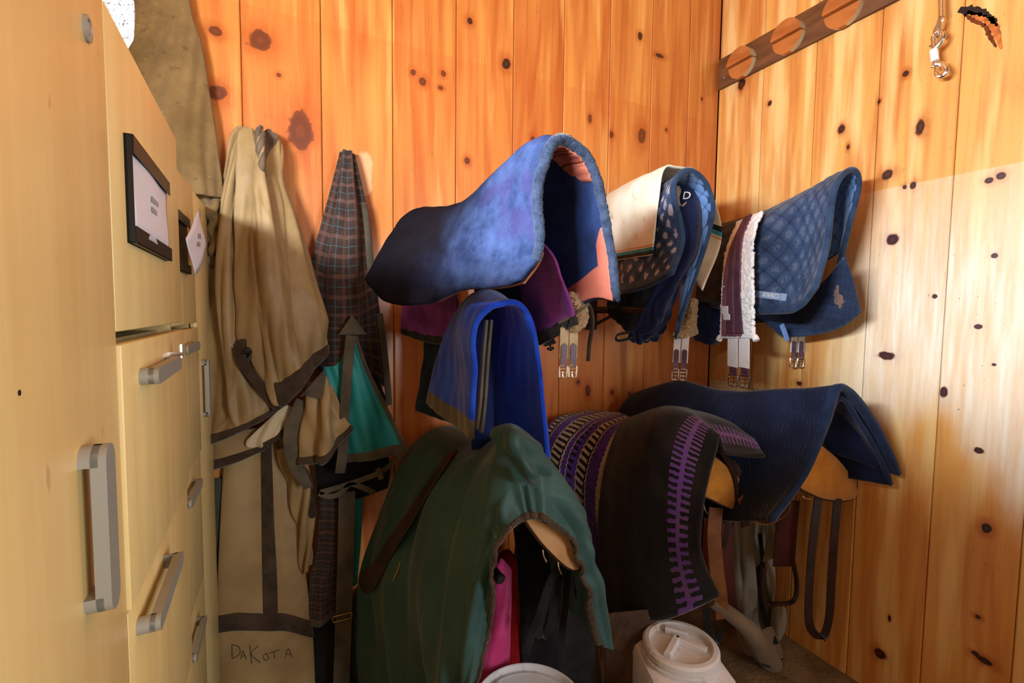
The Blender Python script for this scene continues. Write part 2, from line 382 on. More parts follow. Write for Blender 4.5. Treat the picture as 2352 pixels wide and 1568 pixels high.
# ------------------------------------------------------------------ cabinets
def birch(name):
    m = Mat(name, .38, .4); x, y, z = m.comps()
    a = m.noise(m.vec(x, y, z*.05), 26, 4, .6); b = m.noise(m.vec(x, y, z*.3), 5, 3)
    c = m.mix((a*.6+b*.5).step(.3, .8), lin((236, 214, 150)), lin((222, 190, 124)))
    c = m.mix(m.noise(m.vec(x, y, z*.4), 40, 2).step(.72, .78)*.4, c, lin((166, 116, 58))); m.color(c); return m.m
m_birch = birch('birch_laminate'); m_birch_edge = plain('birch_edge_band', (222, 160, 78), .5)
m_alu = Mat('satin_aluminium', .45, .5, .25); m_alu.color(lin((158, 156, 146))); m_alu = m_alu.m
m_steel = Mat('chrome', .16, .5, 1.); m_steel.color((.78, .78, .80)); m_steel = m_steel.m
m_black = plain('black_plastic', (26, 22, 20), .42, .4)
m_void = plain('dark_recess', (20, 15, 11), .9)
mp = Mat('paper', .7, .2); mp.color(lin((224, 222, 230))); m_paper = mp.m
m_print = plain('grey_print', (158, 154, 150), .8)
def handle(kind, y, z, L, parent, w=.034, p=.034):
    """flat bar pull on two feet; local cabinet coordinates, front at x=0"""
    mb = MB(); h = L/2; n = 10
    def P(a, b, x): return (x, y+b, z+a) if kind == 'v' else (x, y+a, z+b)
    out = [(h-w/2+w/2*math.cos(t), w/2*math.sin(t)) for t in np.linspace(math.pi/2, -math.pi/2, n)]+[(-h+w/2-w/2*math.cos(t), -w/2*math.sin(t)) for t in np.linspace(math.pi/2, -math.pi/2, n)]
    V = [P(a, b, p) for a, b in out]+[P(a*1., b, p-.012) for a, b in out]; k = len(out)
    mb.add(V, [tuple(range(k)), tuple(range(2*k-1, k-1, -1))]+[(i, i+k, (i+1) % k+k, (i+1) % k) for i in range(k)])
    for sgn in (1, -1):
        c = sgn*(h-w/2); o = [(c+w/2*sgn*math.cos(t), w/2*math.sin(t)) for t in np.linspace(math.pi/2, -math.pi/2, n)]; o += [(c-sgn*w*.12, -w/2), (c-sgn*w*.12, w/2)]; k = len(o)
        mb.add([P(a, b, p-.006) for a, b in o]+[P(a, b, 0) for a, b in o], [(i, i+k, (i+1) % k+k, (i+1) % k) for i in range(k)])
    return mb.build('handle', m_alu, parent, local=True)
def lockcyl(y, z, parent):
    mb = MB(); r = .0115
    for (r0, x0, r1, x1) in ((r, 0, r, .003), (r, .003, r*.72, .0035), (r*.72, .0035, r*.68, .0015), (r*.68, .0015, r*.5, .0016), (r*.5, .0016, r*.42, .0032), (r*.42, .0032, .0005, .0030)):
        V = [(x0, y+r0*math.cos(t), z+r0*1.15*math.sin(t)) for t in np.linspace(0, 2*math.pi, 24, endpoint=False)]+[(x1, y+r1*math.cos(t), z+r1*1.15*math.sin(t)) for t in np.linspace(0, 2*math.pi, 24, endpoint=False)]
        mb.add(V, [(i, (i+1) % 24, (i+1) % 24+24, i+24) for i in range(24)])
    return mb.build('lock', m_alu, parent, local=True)
def slab(name, y0, y1, z0, z1, parent, t=.018, x=0., bev=.0022):
    g = .0016
    return MB().box((x-t, y0+g, z0+g), (x, y1-g, z1-g), bev).build(name, m_birch, parent, local=True)
def cabinet(label, loc, rz, cols, tall, top, seams, depth):
    """cols=(y0,y1) of the drawer column, tall=(y0,y1) of the tall door"""
    r = thing('office_cabinet', label, 'cabinet', loc, 'birch office cabinets along the left side', rz)
    a = min(cols[0], tall[0]); b = max(cols[1], tall[1]); t = .019
    mb = MB(); mb.box((-depth, a, 0), (-t, a+.016, top)).box((-depth, b-.016, 0), (-t, b, top)).box((-depth, a, top-.02), (-t, b, top)).box((-depth, a, .0), (-t, b, .06)).box((-depth, a, 0), (-depth+.012, b, top))
    for z in seams: mb.box((-depth+.012, cols[0], z-.014), (-t-.02, cols[1], z-.002))
    m = cols[0] if tall[0] < cols[0] else cols[1]; mb.box((-depth+.012, m-.008, .06), (-t-.001, m+.008, top-.02))
    mb.build('carcass', m_birch, r, local=True, smooth=False)
    return r
z1 = lambda px, py: WX(px, py, -.19)[2]
# near cabinet, turned a little
C1 = np.array([-.193, 1.197, 0.]); R1 = math.radians(1.84)
cab1 = cabinet('tall birch office cabinet nearest the camera, a sheet of paper in its black label holder', C1, R1, (-.497, 0), (-1.12, -.497), 1.956, [1.566, 1.238, .85, .45], .5)
td = slab('tall_door', -1.12, -.497, .06, 1.956, cab1)  # unseen near end of the door widened to block window light
handle('v', -.630, 1.398, .162, td, w=.03, p=.021); lockcyl(-.563, 1.8885, td)
MB().tube([(.0004, -.749, 1.5476), (-.002, -.749, 1.5476)], .0022, 10).build('screw_hole', m_void, td, local=True)
ud = slab('upper_door', -.497, 0, 1.578, 1.956, cab1)
def to_local(p, c, r):
    d = np.asarray(p)-c; return np.array([d[0]*math.cos(-r)-d[1]*math.sin(-r), d[0]*math.sin(-r)+d[1]*math.cos(-r), d[2]])
def label_holder(parent, y0, y1, z0, z1, x=0.):
    mb = MB(); mb.box((x, y0, z0), (x+.003, y1, z1)); L = (z1-z0)*.16
    for (za, zb) in ((z0, z0+L), (z1-L, z1)): mb.box((x+.0085, y0+.002, za), (x+.0100, y1, zb))
    mb.box((x, y0, z0), (x+.010, y1, z0+.0015)); mb.box((x, y0, z1-.0015), (x+.010, y1, z1)); mb.box((x, y0, z0), (x+.0085, y0+.002, z1))
    return mb.build('label_holder', m_black, parent, local=True, smooth=False)
def paper(parent, y0, y1, z0, z1, x0, bow=.014):
    n = 14; V = []; F = []
    for j in range(7):
        for i in range(n+1):
            t = i/n; V.append((x0+bow*math.sin(math.pi*t)*(1-.85*(j/6)**2)+.0012*math.sin(7*t+j), y0+(y1-y0)*t, z0+(z1-z0)*j/6))
    for j in range(6):
        for i in range(n): a = j*(n+1)+i; F.append((a, a+1, a+n+2, a+n+1))
    o = obj('card', V, F, m_paper, parent, local=True); s = o.modifiers.new('s', 'SOLIDIFY'); s.thickness = .0006; return o
lh = label_holder(ud, -.430, -.165, 1.692, 1.829)
pc = paper(lh, -.424, -.163, 1.706, 1.816, (.0050), .0055)
pr = MB()
for k, zz in enumerate((1.765, 1.750)):
    for i in range(4 if k == 0 else 3): pr.box((.0095, -.325+i*.013, zz), (.0102, -.316+i*.013, zz+.008))
pr.build('print', m_print, lh, local=True, smooth=False)
zs = [1.566, 1.238, .85, .45, .06]
for k in range(4):
    dr = slab('drawer', -.497, 0, zs[k+1], zs[k], cab1, x=.004 if k == 0 else 0)
    h = handle('h', -.32 if k == 0 else -.365, (1.516, 1.195, .805, .41)[k], .2, dr, w=.022, p=.026)
    if k == 0:
        MB().box((.0, -.20, 1.525), (.025, -.193, 1.532)).tube([(.022, -.196, 1.522), (.022, -.196, 1.545)], .004, 10).build('catch', m_steel, dr, local=True)
# far cabinet against the back wall
C2 = np.array([-.2328, 1.205, 0.])
cab2 = cabinet('tall birch office cabinet in the corner, a loose card hanging from its label holder', C2, 0, (0, .462), (.462, .745), 1.956, [1.555, 1.185, .80, .42], .5)
td = slab('tall_door', .462, .745, .06, 1.956, cab2, bev=.006)
handle('v', .535, 1.36, .18, td, w=.026, p=.02); lockcyl(.569, 1.905, td)
ud = slab('upper_door', 0, .462, 1.565, 1.956, cab2)
lh = label_holder(ud, .09, .335, 1.70, 1.845)
pc = paper(lh, -.075, .075, -.055, .055, 0, .006); pc.location = (.03, .29, 1.782); pc.rotation_euler = (math.radians(38), 0, math.radians(-6))
pr = MB()
for k, zz in enumerate((1.778, 1.756)):
    for i in range(2): pr.box((.0375, .276+i*.014-k*.012, zz+.015), (.0385, .286+i*.014-k*.012, zz+.026))
pr.build('print', m_print, lh, local=True, smooth=False)
zs = [1.555, 1.185, .80, .42, .06]
for k in range(4):
    dr = slab('drawer', 0, .462, zs[k+1], zs[k], cab2, x=.003 if k == 0 else 0)
    handle('h', .25 if k == 0 else .225, (1.508, 1.135, .745, .36)[k], .18, dr, w=.022, p=.024)
# ------------------------------------------------------------------ fabrics
def O3(S, u, v, lift=0.): 
    p = S.at(np.array(u), np.array(v)); return p+S.nrm(np.array(u), np.array(v))*lift
m_navy = fabric('navy_cotton', (17, 25, 54), (25, 37, 76), 8, 400, .4)
m_grey_bind = fabric('grey_brown_binding', (74, 66, 54), (96, 86, 70), 14, 500, .4)
m_dark_bind = fabric('dark_brown_binding', (52, 40, 30), (74, 58, 44), 14, 500, .4)
m_blackweb = fabric('black_webbing', (18, 18, 20), (34, 33, 34), 14, 500, .4)
m_leather = fabric('dark_brown_leather', (36, 20, 16), (56, 32, 25), 12, 180, .15, .45, .0, .5)
m_maroon = fabric('maroon_leather', (62, 22, 22), (88, 36, 33), 10, 180, .15, .45, .0, .5)
m_tanleather = fabric('tan_leather', (110, 68, 36), (146, 92, 50), 10, 180, .15, .5, .0, .4)
m_suede = fabric('orange_suede', (190, 118, 40), (214, 142, 58), 9, 300, .5, .95, .3)
m_suede2 = fabric('pale_suede', (176, 128, 84), (196, 150, 104), 9, 300, .5, .95, .3)
m_brass = plain('brass', (196, 150, 70), .3, .5, 1.)
m_tube = plain('black_powder_coat', (22, 20, 20), .45, .4)
# ------------------------------------------------------------------ saddle racks on the back wall
def rack(label, tip, z, xw, r=.017):
    """tube arm standing out from the boards; tip=(x,y)"""
    t = thing('saddle_rack', label, 'saddle rack', (xw, D, z), 'black tube saddle racks on the back wall')
    MB().tube(np.array([(xw, D-.004, z), tuple(tip[:2])+(tip[2],)]), r, 14).build('arm', m_tube, t)
    MB().box((xw-.035, D-.006, z-.10), (xw+.035, D, z+.06), .002).build('wall_plate', m_tube, t)
    MB().tube(np.array([(xw, D-.004, z-.085), (xw+(tip[0]-xw)*.45, D+(tip[1]-D)*.45, z+(tip[2]-z)*.45-r)]), .008, 8).build('brace', m_tube, t)
    d = np.array([tip[0]-xw, tip[1]-D, tip[2]-z]); d /= np.linalg.norm(d); p = np.array(tip)
    MB().tube(np.array([p-d*.004, p+d*.004, p+d*.010]), [r*1.1, r*1.1, r*.8], 16).build('end_cap', m_black, t)
    return t
# ------------------------------------------------------------------ A: large blue felt pad
offA = ((.10, 0, -.045), (.17, 0, -.17), (.20, 0, -.33)); offA2 = ((.11, 0, -.045), (.18, 0, -.19), (.215, 0, -.40))
A_rows = []
for Y, px in ((1.80, [(846, 645), (884, 572), (932, 503), (985, 484)]), (1.63, [(893, 690), (930, 590), (975, 520), (1030, 482)]), (1.45, [(985, 694), (1010, 590), (1040, 510), (1085, 463)]),
              (1.30, [(1060, 664), (1085, 560), (1110, 470), (1150, 400)]), (1.15, [(1146, 657), (1182, 560), (1192, 430), (1222, 335)])):
    r = [W(x, y, Y) for x, y in px]; A_rows.append(r+off(r[3], *(offA if Y > 1.35 else offA2)))
A_rows.append([W(1198, 643, 1.07), W(1241, 572, 1.06), W(1240, 425, 1.05), W(1283, 322, 1.04), W(1358, 376, 1.05), W(1392, 505, 1.06), W(1418, 690, 1.07)])
SA = Surf(A_rows)
def feltmat():
    m = Mat('blue_wool_felt', 1., .04); n = m.noise(scale=14, detail=6, rough=.65); x, y, z = m.comps('UV')
    c = m.mix(n.step(.3, .7), lin((42, 56, 94)), lin((74, 92, 138)))
    c = m.mix(m.noise(scale=9, detail=3).step(.5, .7)*.6, c, lin((70, 60, 110)))
    c = m.mix(m.noise(m.vec(x*34., y*9.+x*4.), 6, 5, .7).step(.58, .80)*.4, c, lin((140, 152, 186))); c = m.mix(m.noise(m.vec(x*26.+y*9., y*22.), 3, 4, .7).step(.60, .76)*.5, c, lin((26, 34, 60)))
    shade_soil = (y+(m.noise(scale=4, detail=4)-.5)*.5).step(.28, .80); c = m.mix(shade_soil.rsub(1.)*.96, c, lin((24, 18, 17)))  # shade from the hanging blankets, plus grime, painted into the rear felt colour
    m.color(c); m.bump(m.noise(scale=170, detail=5, rough=.7), .8, .006); return m.m
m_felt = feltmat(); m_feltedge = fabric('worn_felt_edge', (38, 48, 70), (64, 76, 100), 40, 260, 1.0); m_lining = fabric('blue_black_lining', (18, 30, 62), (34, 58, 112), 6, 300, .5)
m_salmon = fabric('salmon_leather', (174, 92, 74), (194, 112, 92), 6, 260, .1, .5, 0, .4)
padA = thing('felt_saddle_pad', 'large worn blue felt saddle pad with salmon leather patches, upper rack', 'saddle pad', W(1060, 600, 1.45))
rough = lambda k, a: (lambda u, v: a*(np.sin(u*k*31+v*17)*np.cos(v*k*23-u*11)+.5*np.sin(u*k*67+v*k*41)))
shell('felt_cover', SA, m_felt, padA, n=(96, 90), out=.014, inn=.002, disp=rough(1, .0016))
shell('lining', SA, m_lining, padA, n=(60, 60), out=-.003, inn=.011, disp=rough(1, .0016), u=(.003, .997), v=(.003, .99))
shell('front_edge', SA, m_feltedge, padA, u=(.12, .99), v=(.985, 1.0), n=(120, 3), out=.0155, inn=.0125, disp=lambda u, v: rough(1, .0016)(u, v)+.0012*np.sin(u*410)+.0009*np.sin(u*173))
m_pipe = plain('brown_piping', (150, 92, 60), .6)
MB().tube(np.concatenate([O3(SA, np.zeros(40)+.003, np.linspace(.02, .97, 40), -.012), O3(SA, np.linspace(.0, .16, 12), np.ones(12), -.012)]), .0035, 6).build('piping', m_pipe, padA)
shell('leather_patch', SA, m_salmon, padA, u=lambda a, b: (.50+.215*a, .80+.10*(2*np.abs(a-.5))**4+(.185-.10*(2*np.abs(a-.5))**4)*b), n=(30, 24), out=-.010, inn=.0145, disp=lambda u, v: rough(1, .0016)(u, v)-.004*np.maximum(0, np.sin(u*260)-.3))
shell('leather_patch', SA, m_salmon, padA, u=lambda a, b: (.85+.148*a, .985-(1-b)*(.012+.085*np.clip(a*4, 0, 1)+.26*np.clip((a-.55)*5, 0, 1)**1.2)), n=(40, 24), out=-.010, inn=.0145, disp=rough(1, .0016))
rack('black tube saddle rack under the large blue felt pad', W(1205, 430, 1.25), W(985, 484, 1.80)[2]-.04, W(985, 484, 1.80)[0]+.0)
# ------------------------------------------------------------------ purple wool blanket below the felt pad
SP = Surf([[(922, 765, 1.90), (928, 690, 1.90), (960, 600, 1.90), (1000, 545, 1.90), (1060, 560, 1.92), (1090, 650, 1.93), (1110, 760, 1.93)],
           [(985, 785, 1.76), (990, 700, 1.76), (1015, 610, 1.76), (1065, 540, 1.74), (1140, 560, 1.60), (1178, 650, 1.52), (1212, 795, 1.46)],
           [(1048, 790, 1.62), (1048, 700, 1.62), (1065, 620, 1.60), (1140, 545, 1.42), (1245, 560, 1.22), (1290, 640, 1.165), (1326, 742, 1.13)]])
def knitmat(name, c1, c2, cb, ub=.045, un=.0, fine=320, front=2., both=1.):
    m = Mat(name, .95, .1, sheen=.35); u, v, _ = m.comps('UV'); n = m.noise(scale=9, detail=5)
    c = m.mix(n.step(.3, .7), lin(c1), lin(c2)); w = (m.noise(scale=70, detail=2)-.5)*.02
    e = ((u+w).lt(ub)).max((u+w).gt(1-ub*both)).max((v+w).gt(front)); c = m.mix(e, c, lin(cb)); m.color(c)
    h = (u*fine).sin()*.5+(v*fine*.7).sin()*.5+m.noise(scale=260, detail=3)*1.4; m.bump(h, .28, .003); return m.m
purp = thing('wool_blanket', 'purple wool blanket with dark hem showing below the blue felt pad', 'blanket', W(1100, 700, 1.7))
shell('cloth', SP, knitmat('purple_wool', (106, 46, 118), (156, 72, 156), (46, 40, 36), .03), purp, n=(80, 50), out=.005, inn=.004, disp=rough(.7, .002))
# ------------------------------------------------------------------ royal blue folded blanket
SR = Surf([[(985, 925, 1.62), (1010, 830, 1.62), (1045, 730, 1.62), (1085, 676, 1.62), (1120, 690, 1.62), (1112, 830, 1.62), (1112, 1060, 1.62)],
           [(1035, 965, 1.44), (1050, 850, 1.44), (1062, 735, 1.44), (1105, 680, 1.44), (1165, 700, 1.44), (1180, 840, 1.44), (1190, 1070, 1.44)],
           [(1086, 1006, 1.28), (1094, 860, 1.27), (1090, 748, 1.26), (1140, 696, 1.25), (1205, 715, 1.26), (1234, 850, 1.27), (1262, 1085, 1.28)]])
roy = thing('wool_blanket', 'bright royal blue wool blanket folded over the middle rack', 'blanket', W(1110, 850, 1.45))
shell('cloth', SR, knitmat('royal_blue_wool', (24, 62, 190), (40, 84, 214), (92, 84, 74), .05, fine=420, both=0.), roy, n=(90, 50), out=.010, inn=.008, disp=lambda u, v: .006*np.sin(v*7+u*9)+rough(.8, .0015)(u, v))
shell('gap_shade_sheet', Surf([[(1085, 735, 1.50), (1110, 725, 1.48), (1130, 735, 1.50)], [(1085, 860, 1.50), (1108, 860, 1.48), (1130, 860, 1.50)], [(1085, 1030, 1.50), (1105, 1030, 1.48), (1130, 1040, 1.50)]]), knitmat('shaded_blue_wool', (18, 30, 74), (26, 40, 92), (40, 40, 44), -1), roy, n=(16, 40), out=.008, inn=.008)  # added sheet: shade in the gap between flaps painted as darker blue
m_fold = knitmat('grey_blanket_hem', (84, 80, 74), (112, 106, 98), (92, 84, 74), -1)
for k, dx in enumerate((16, 27)):
    strap('hem_fold', [W(1128+dx-28, 735, 1.30+.012*k), W(1112+dx-20, 830, 1.29), W(1100+dx-14, 920, 1.285), W(1092+dx-14, 985+8*k, 1.28)], (.3, -1, 0), .016, .010, m_fold, roy)
rack('black tube saddle rack under the royal blue blanket', tuple(W(1125, 712, 1.44)), W(1085, 700, 1.62)[2]-.015, W(1085, 700, 1.62)[0], .013)
SN = Surf([[(965, 700, 1.86), (1000, 690, 1.80), (1050, 685, 1.74)], [(976, 800, 1.86), (1010, 800, 1.80), (1045, 800, 1.74)], [(955, 940, 1.86), (1005, 958, 1.80), (1060, 975, 1.74)]])
b = tag(shell('saddle_pad', SN, fabric('dark_slate_felt', (26, 34, 46), (40, 52, 66), 6, 300, .6), None, n=(30, 40), out=.006, inn=.006, disp=rough(.5, .003)), 'dark slate pad hanging behind the royal blue blanket', 'saddle pad')
# ------------------------------------------------------------------ girths and straps on the upper rack
def buckle(mb, c, w, h, r=.0022, side=(1, 0, 0), up=(0, 0, 1)):
    c = np.array(c); s = np.array(side, float); s /= np.linalg.norm(s); u = np.array(up, float); nn = np.cross(s, u)
    P = [c-s*w/2+u*h/2, c+s*w/2+u*h/2, c+s*w/2-u*h/2, c-s*w/2-u*h/2]
    Q = [];
    for i in range(4):
        a, b2 = P[i], P[(i+1) % 4]
        for t in (.1, .5, .9): Q.append(a+(b2-a)*t)
    mb.tube(Q, r*1.3, 7, closed=True)
    mb.tube([c-s*w/2+u*h*.2, c+s*w/2+u*h*.2], r*1.15, 7); mb.tube([c-s*w/2-u*h*.12, c+s*w/2-u*h*.12], r*.8, 6)
    mb.tube([c+u*h*.2+nn*-r, c+u*h*.0+nn*-.006, c-u*h*.5+nn*-r], r*.8, 6)
m_fleece = fabric('white_sheepskin', (240, 238, 238), (252, 251, 252), 60, 160, .5, .95, .6); m_elastic = fabric('white_elastic', (232, 230, 232), (246, 244, 246), 20, 500, .4)
m_tanfleece = fabric('tan_fleece', (150, 120, 84), (184, 152, 112), 40, 160, 1., .95, .5); m_tanel = fabric('beige_elastic', (170, 146, 112), (196, 172, 138), 20, 500, .4)
m_billet = fabric('purple_brown_leather', (72, 44, 60), (96, 64, 84), 14, 180, .15, .4, 0, .5)
def girth_end(t, top, bot, wpx, elas, x_in=.25, side=(1, -.25, 0)):
    """pair of elastic straps with leather billets and roller buckles, from top to bottom point"""
    top = np.array(top); bot = np.array(bot); w = wpx; s = np.array(side, float); s /= np.linalg.norm(s); d = bot-top; L = np.linalg.norm(d); d /= L; n = np.cross(s, d); n = n if n[1] < 0 else -n
    for k in (-1, 1):
        c = s*k*w*.26
        strap('elastic', [top+c, top+c+d*L*.3, top+c+d*L*.62], s, w*.47, .003, elas, t, 8)
        mb = MB(); h = w*.16
        A = top+c+d*L*.36+n*.0022; B = top+c+d*L*.80+n*.0022; pts = [A-d*h*.8, A-s*h, B-s*h, B+s*h, A+s*h]; pts = [p+n*.003 for p in pts]+pts; m5 = 5
        mb.add(pts, [tuple(range(5)), tuple(range(9, 4, -1))]+[(i, (i+1) % 5, (i+1) % 5+5, i+5) for i in range(5)]); mb.build('billet', m_billet, t, smooth=False)
        mb = MB(); buckle(mb, top+c+d*L*.885+n*.003, w*.42, L*.24, .0024, s, -d); mb.build('buckle', m_steel, t)
gA = thing('girth', 'beige girth with folded tan fleece end, hanging below the purple blanket', 'girth', W(1315, 760, 1.180))
Sg = Surf([[(1288, 690, 1.230), (1312, 676, 1.200), (1332, 688, 1.230)], [(1302, 724, 1.210), (1324, 716, 1.170), (1346, 718, 1.210)], [(1296, 752, 1.210), (1318, 757, 1.180), (1338, 748, 1.200)]])
shell('fleece', Sg, m_tanfleece, gA, n=(24, 24), out=.010, inn=.009, disp=rough(1.2, .004))
MB().tube(crom([W(1283, 742, 1.170), W(1320, 722, 1.150), W(1352, 698, 1.160)], 14), .004, 7).build('edge_piping', m_grey_bind, gA)
girth_end(gA, W(1308, 752, 1.190), W(1303, 866, 1.190), .056, m_tanel)
t = thing('black_strap', 'black webbing strap with wire clip left of the beige girth', 'strap', W(1265, 760, 1.355))
strap('webbing', [W(1250, 735, 1.355), W(1258, 765, 1.345), W(1264, 792, 1.345)], (1, -.2, 0), .036, .004, m_blackweb, t, 8)
mb = MB(); mb.tube([W(1249, 793, 1.340), W(1277, 785, 1.340)], .003, 7); mb.tube([W(1264, 790, 1.340), W(1264, 798, 1.335)], .003, 6); mb.tube([W(1258, 800, 1.335), W(1264, 803, 1.335), W(1271, 798, 1.335)], .005, 6); mb.build('clip', m_tube, t)
t = tag(MB().tube(crom([W(1338, 698, 1.215), W(1354, 704, 1.22), W(1361, 740, 1.23), W(1354, 790, 1.24), W(1351, 829, 1.24)], 20), .007, 7).build('leather_lace', m_dark_bind), 'thin dark lace dangling right of the beige girth', 'strap')
# ------------------------------------------------------------------ B: quilted pad with faded spots
def quilted(name, base1, base2, spot, su, sv, spots=.0, vfade=None, dirt=None):
    m = Mat(name, .85, .25, sheen=.25); u, v, _ = m.comps('UV'); n = m.noise(scale=8, detail=5)
    c = m.mix(n.step(.3, .7), lin(base1), lin(base2))
    a = (u*su+v*sv); b = (u*su-v*sv); cell = ((a*math.pi).sin().abs()*(b*math.pi).sin().abs())
    if spots: c = m.mix((cell+(m.noise(scale=55, detail=4)-.5)*1.7+(m.noise(scale=9, detail=1)-.5)*1.0).step(.62, .92)*spots, c, lin(spot))
    c = m.mix(cell.step(.0, .2).rsub(1.)*.6, c, lin((16, 24, 44)))
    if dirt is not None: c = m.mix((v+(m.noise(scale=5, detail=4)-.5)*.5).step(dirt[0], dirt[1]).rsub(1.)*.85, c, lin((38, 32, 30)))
    m.color(c); m.bump(m.noise(scale=300, detail=3), .4, .002); return m.m
def qdisp(su, sv, amp): return lambda u, v: amp*(np.abs(np.sin((u*su+v*sv)*np.pi))*np.abs(np.sin((u*su-v*sv)*np.pi)))**.5
offB = ((.07, 0, -.03), (.10, 0, -.13), (.10, 0, -.30))
B_rows = []
for Y, px in ((1.90, [(1418, 640), (1422, 560), (1415, 490), (1440, 455)]), (1.70, [(1432, 668), (1450, 560), (1447, 480), (1475, 430)]), (1.50, [(1492, 655), (1512, 560), (1512, 478), (1534, 420)])):
    r = [W(x, y, Y) for x, y in px]; B_rows.append(r+off(r[3], *offB))
B_rows.append([W(1545, 628, 1.37), W(1570, 545, 1.37), W(1549, 430, 1.37), W(1583, 391, 1.36), W(1627, 432, 1.37), W(1630, 525, 1.39), W(1552, 775, 1.46)])
SB = Surf(B_rows)
m_qB = quilted('navy_quilt_faded', (34, 54, 88), (48, 72, 110), (166, 162, 172), 13, 6.5, .9); m_qBin = quilted('blue_quilt_lining', (78, 108, 156), (98, 130, 178), (90, 120, 170), 13, 6.5)
m_bluebind = fabric('slate_blue_binding', (34, 50, 76), (48, 68, 96), 20, 400, .4)
padB = thing('quilted_saddle_pad', 'navy quilted saddle pad with pale worn spots under a cream pad', 'saddle pad', W(1520, 560, 1.6))
shell('quilted_cover', SB, m_qB, padB, n=(130, 90), out=.007, inn=-.001, disp=qdisp(13, 6.5, .004))
shell('quilted_lining', SB, m_qBin, padB, n=(130, 60), out=-.001, inn=.006, disp=lambda u, v: -qdisp(13, 6.5, .004)(u, v), u=(.004, .996), v=(.004, .99))
shell('front_binding', SB, m_bluebind, padB, v=(.965, 1.), n=(110, 4), out=.0125, inn=.0085)
shell('side_binding', SB, m_bluebind, padB, u=(0, .022), n=(4, 60), out=.0125, inn=.0085)
# cream pad over it
offC = ((.09, 0, -.03), (.15, 0, -.13), (.17, 0, -.30))
r0 = [W(1395, 600, 1.93), W(1395, 530, 1.93), W(1396, 470, 1.93), W(1425, 446, 1.93)]; r1 = [W(1450, 593, 1.70), W(1452, 510, 1.69), W(1448, 445, 1.68), W(1478, 420, 1.68)]
SCm = Surf([r0+off(r0[3], *offC), r1+off(r1[3], *offC), [W(1509, 585, 1.48), W(1519, 490, 1.475), W(1530, 405, 1.47), W(1552, 396, 1.47), W(1615, 425, 1.47), W(1652, 545, 1.47), W(1608, 660, 1.47)]])
mc = Mat('cream_cotton_pad', .9, .2, sheen=.2); u, v, _ = mc.comps('UV'); c = mc.mix(mc.noise(scale=6, detail=4).step(.35, .7), lin((226, 218, 200)), lin((204, 190, 160)))
c = mc.mix(mc.noise(scale=22, detail=4).step(.62, .74)*.5, c, lin((150, 112, 54)))
for (a, b2, k) in ((.000, .016, (28, 40, 40)), (.016, .030, (60, 140, 150)), (.034, .040, (196, 140, 96))): c = mc.mix((u.gt(a)*u.lt(b2)).max((u.gt(.80+a)*u.lt(.80+b2))), c, lin(k))
mc.color(c); mc.bump(mc.noise(scale=420, detail=2), .4, .002)
crm = thing('saddle_pad', 'cream white saddle pad laid over the spotted navy quilted pad', 'saddle pad', W(1460, 500, 1.7))
shell('cloth', SCm, mc.m, crm, n=(90, 50), out=.005, inn=.004, lift=.022, disp=rough(.5, .0012))
rack('black tube saddle rack under the spotted quilted pad', tuple(W(1497, 712, 1.58)), W(1497, 712, 1.58)[2], W(1497, 712, 1.58)[0]-.02)
def text_mesh(txt, size, mat, parent, origin, right, up, name='lettering', extr=.0006, align='CENTER'):
    cu = bpy.data.curves.new('txt', 'FONT'); cu.body = txt; cu.size = size; cu.extrude = extr; cu.align_x = align; cu.align_y = 'CENTER'; cu.resolution_u = 3
    to = bpy.data.objects.new('txt', cu); COL.objects.link(to); me = bpy.data.meshes.new_from_object(to.evaluated_get(bpy.context.evaluated_depsgraph_get())); bpy.data.objects.remove(to); bpy.data.curves.remove(cu)
    V = np.array([v.co[:] for v in me.vertices]); F = [tuple(p.vertices) for p in me.polygons]; bpy.data.meshes.remove(me); n = np.cross(right, up)
    return obj(name, origin+V[:, :1]*right+V[:, 1:2]*up+V[:, 2:3]*n, F, mat, parent, smooth=False)
# navy saddle cover with initial
SV = Surf([[(1550, 432, 1.455), (1580, 424, 1.43), (1606, 440, 1.445)], [(1552, 500, 1.44), (1588, 500, 1.405), (1612, 505, 1.42)], [(1548, 580, 1.44), (1583, 575, 1.405), (1603, 580, 1.42)],
           [(1512, 650, 1.48), (1542, 660, 1.45), (1568, 640, 1.46)], [(1470, 735, 1.54), (1502, 752, 1.51), (1536, 730, 1.52)], [(1442, 778, 1.58), (1472, 788, 1.56), (1506, 780, 1.56)]])
scv = thing('saddle_cover', 'navy saddle cover with a stitched letter D, gathered below the spotted quilted pad', 'saddle cover', W(1540, 620, 1.6))
shell('cloth', SV, m_navy, scv, n=(40, 100), out=.004, inn=.004, disp=lambda u, v: .006*np.sin(u*9+v*5)+.006*np.clip((v-.55)*3, 0, 1)*np.sin(u*24+3*np.sin(v*30)))
def on(S, px, py, lift): u, v = S.find(px, py); return O3(S, u, v, lift)
m_navybind = fabric('navy_binding', (22, 36, 64), (32, 48, 80), 20, 400, .4)
m_thread = plain('cream_thread', (226, 222, 212), .7); m_applique = fabric('tan_applique', (150, 134, 116), (166, 150, 132), 20, 400, .2)
_a, _b = SV.find(1575, 452); _n = SV.nrm(np.array(_a), np.array(_b)); _r = np.array([.84, -.54, 0]); _r = _r-_n*(_r@_n); _r /= np.linalg.norm(_r); _u = np.cross(_n, _r)
text_mesh('D', .044, m_thread, scv, O3(SV, _a, _b, .012), _r+.12*_u*0, _u+.18*_r, 'letter', .0012)
ap = [(1555, 428), (1558, 440), (1556, 456), (1559, 470), (1567, 475), (1575, 468)]; apw = [.014, .022, .014, .014, .012, .004]
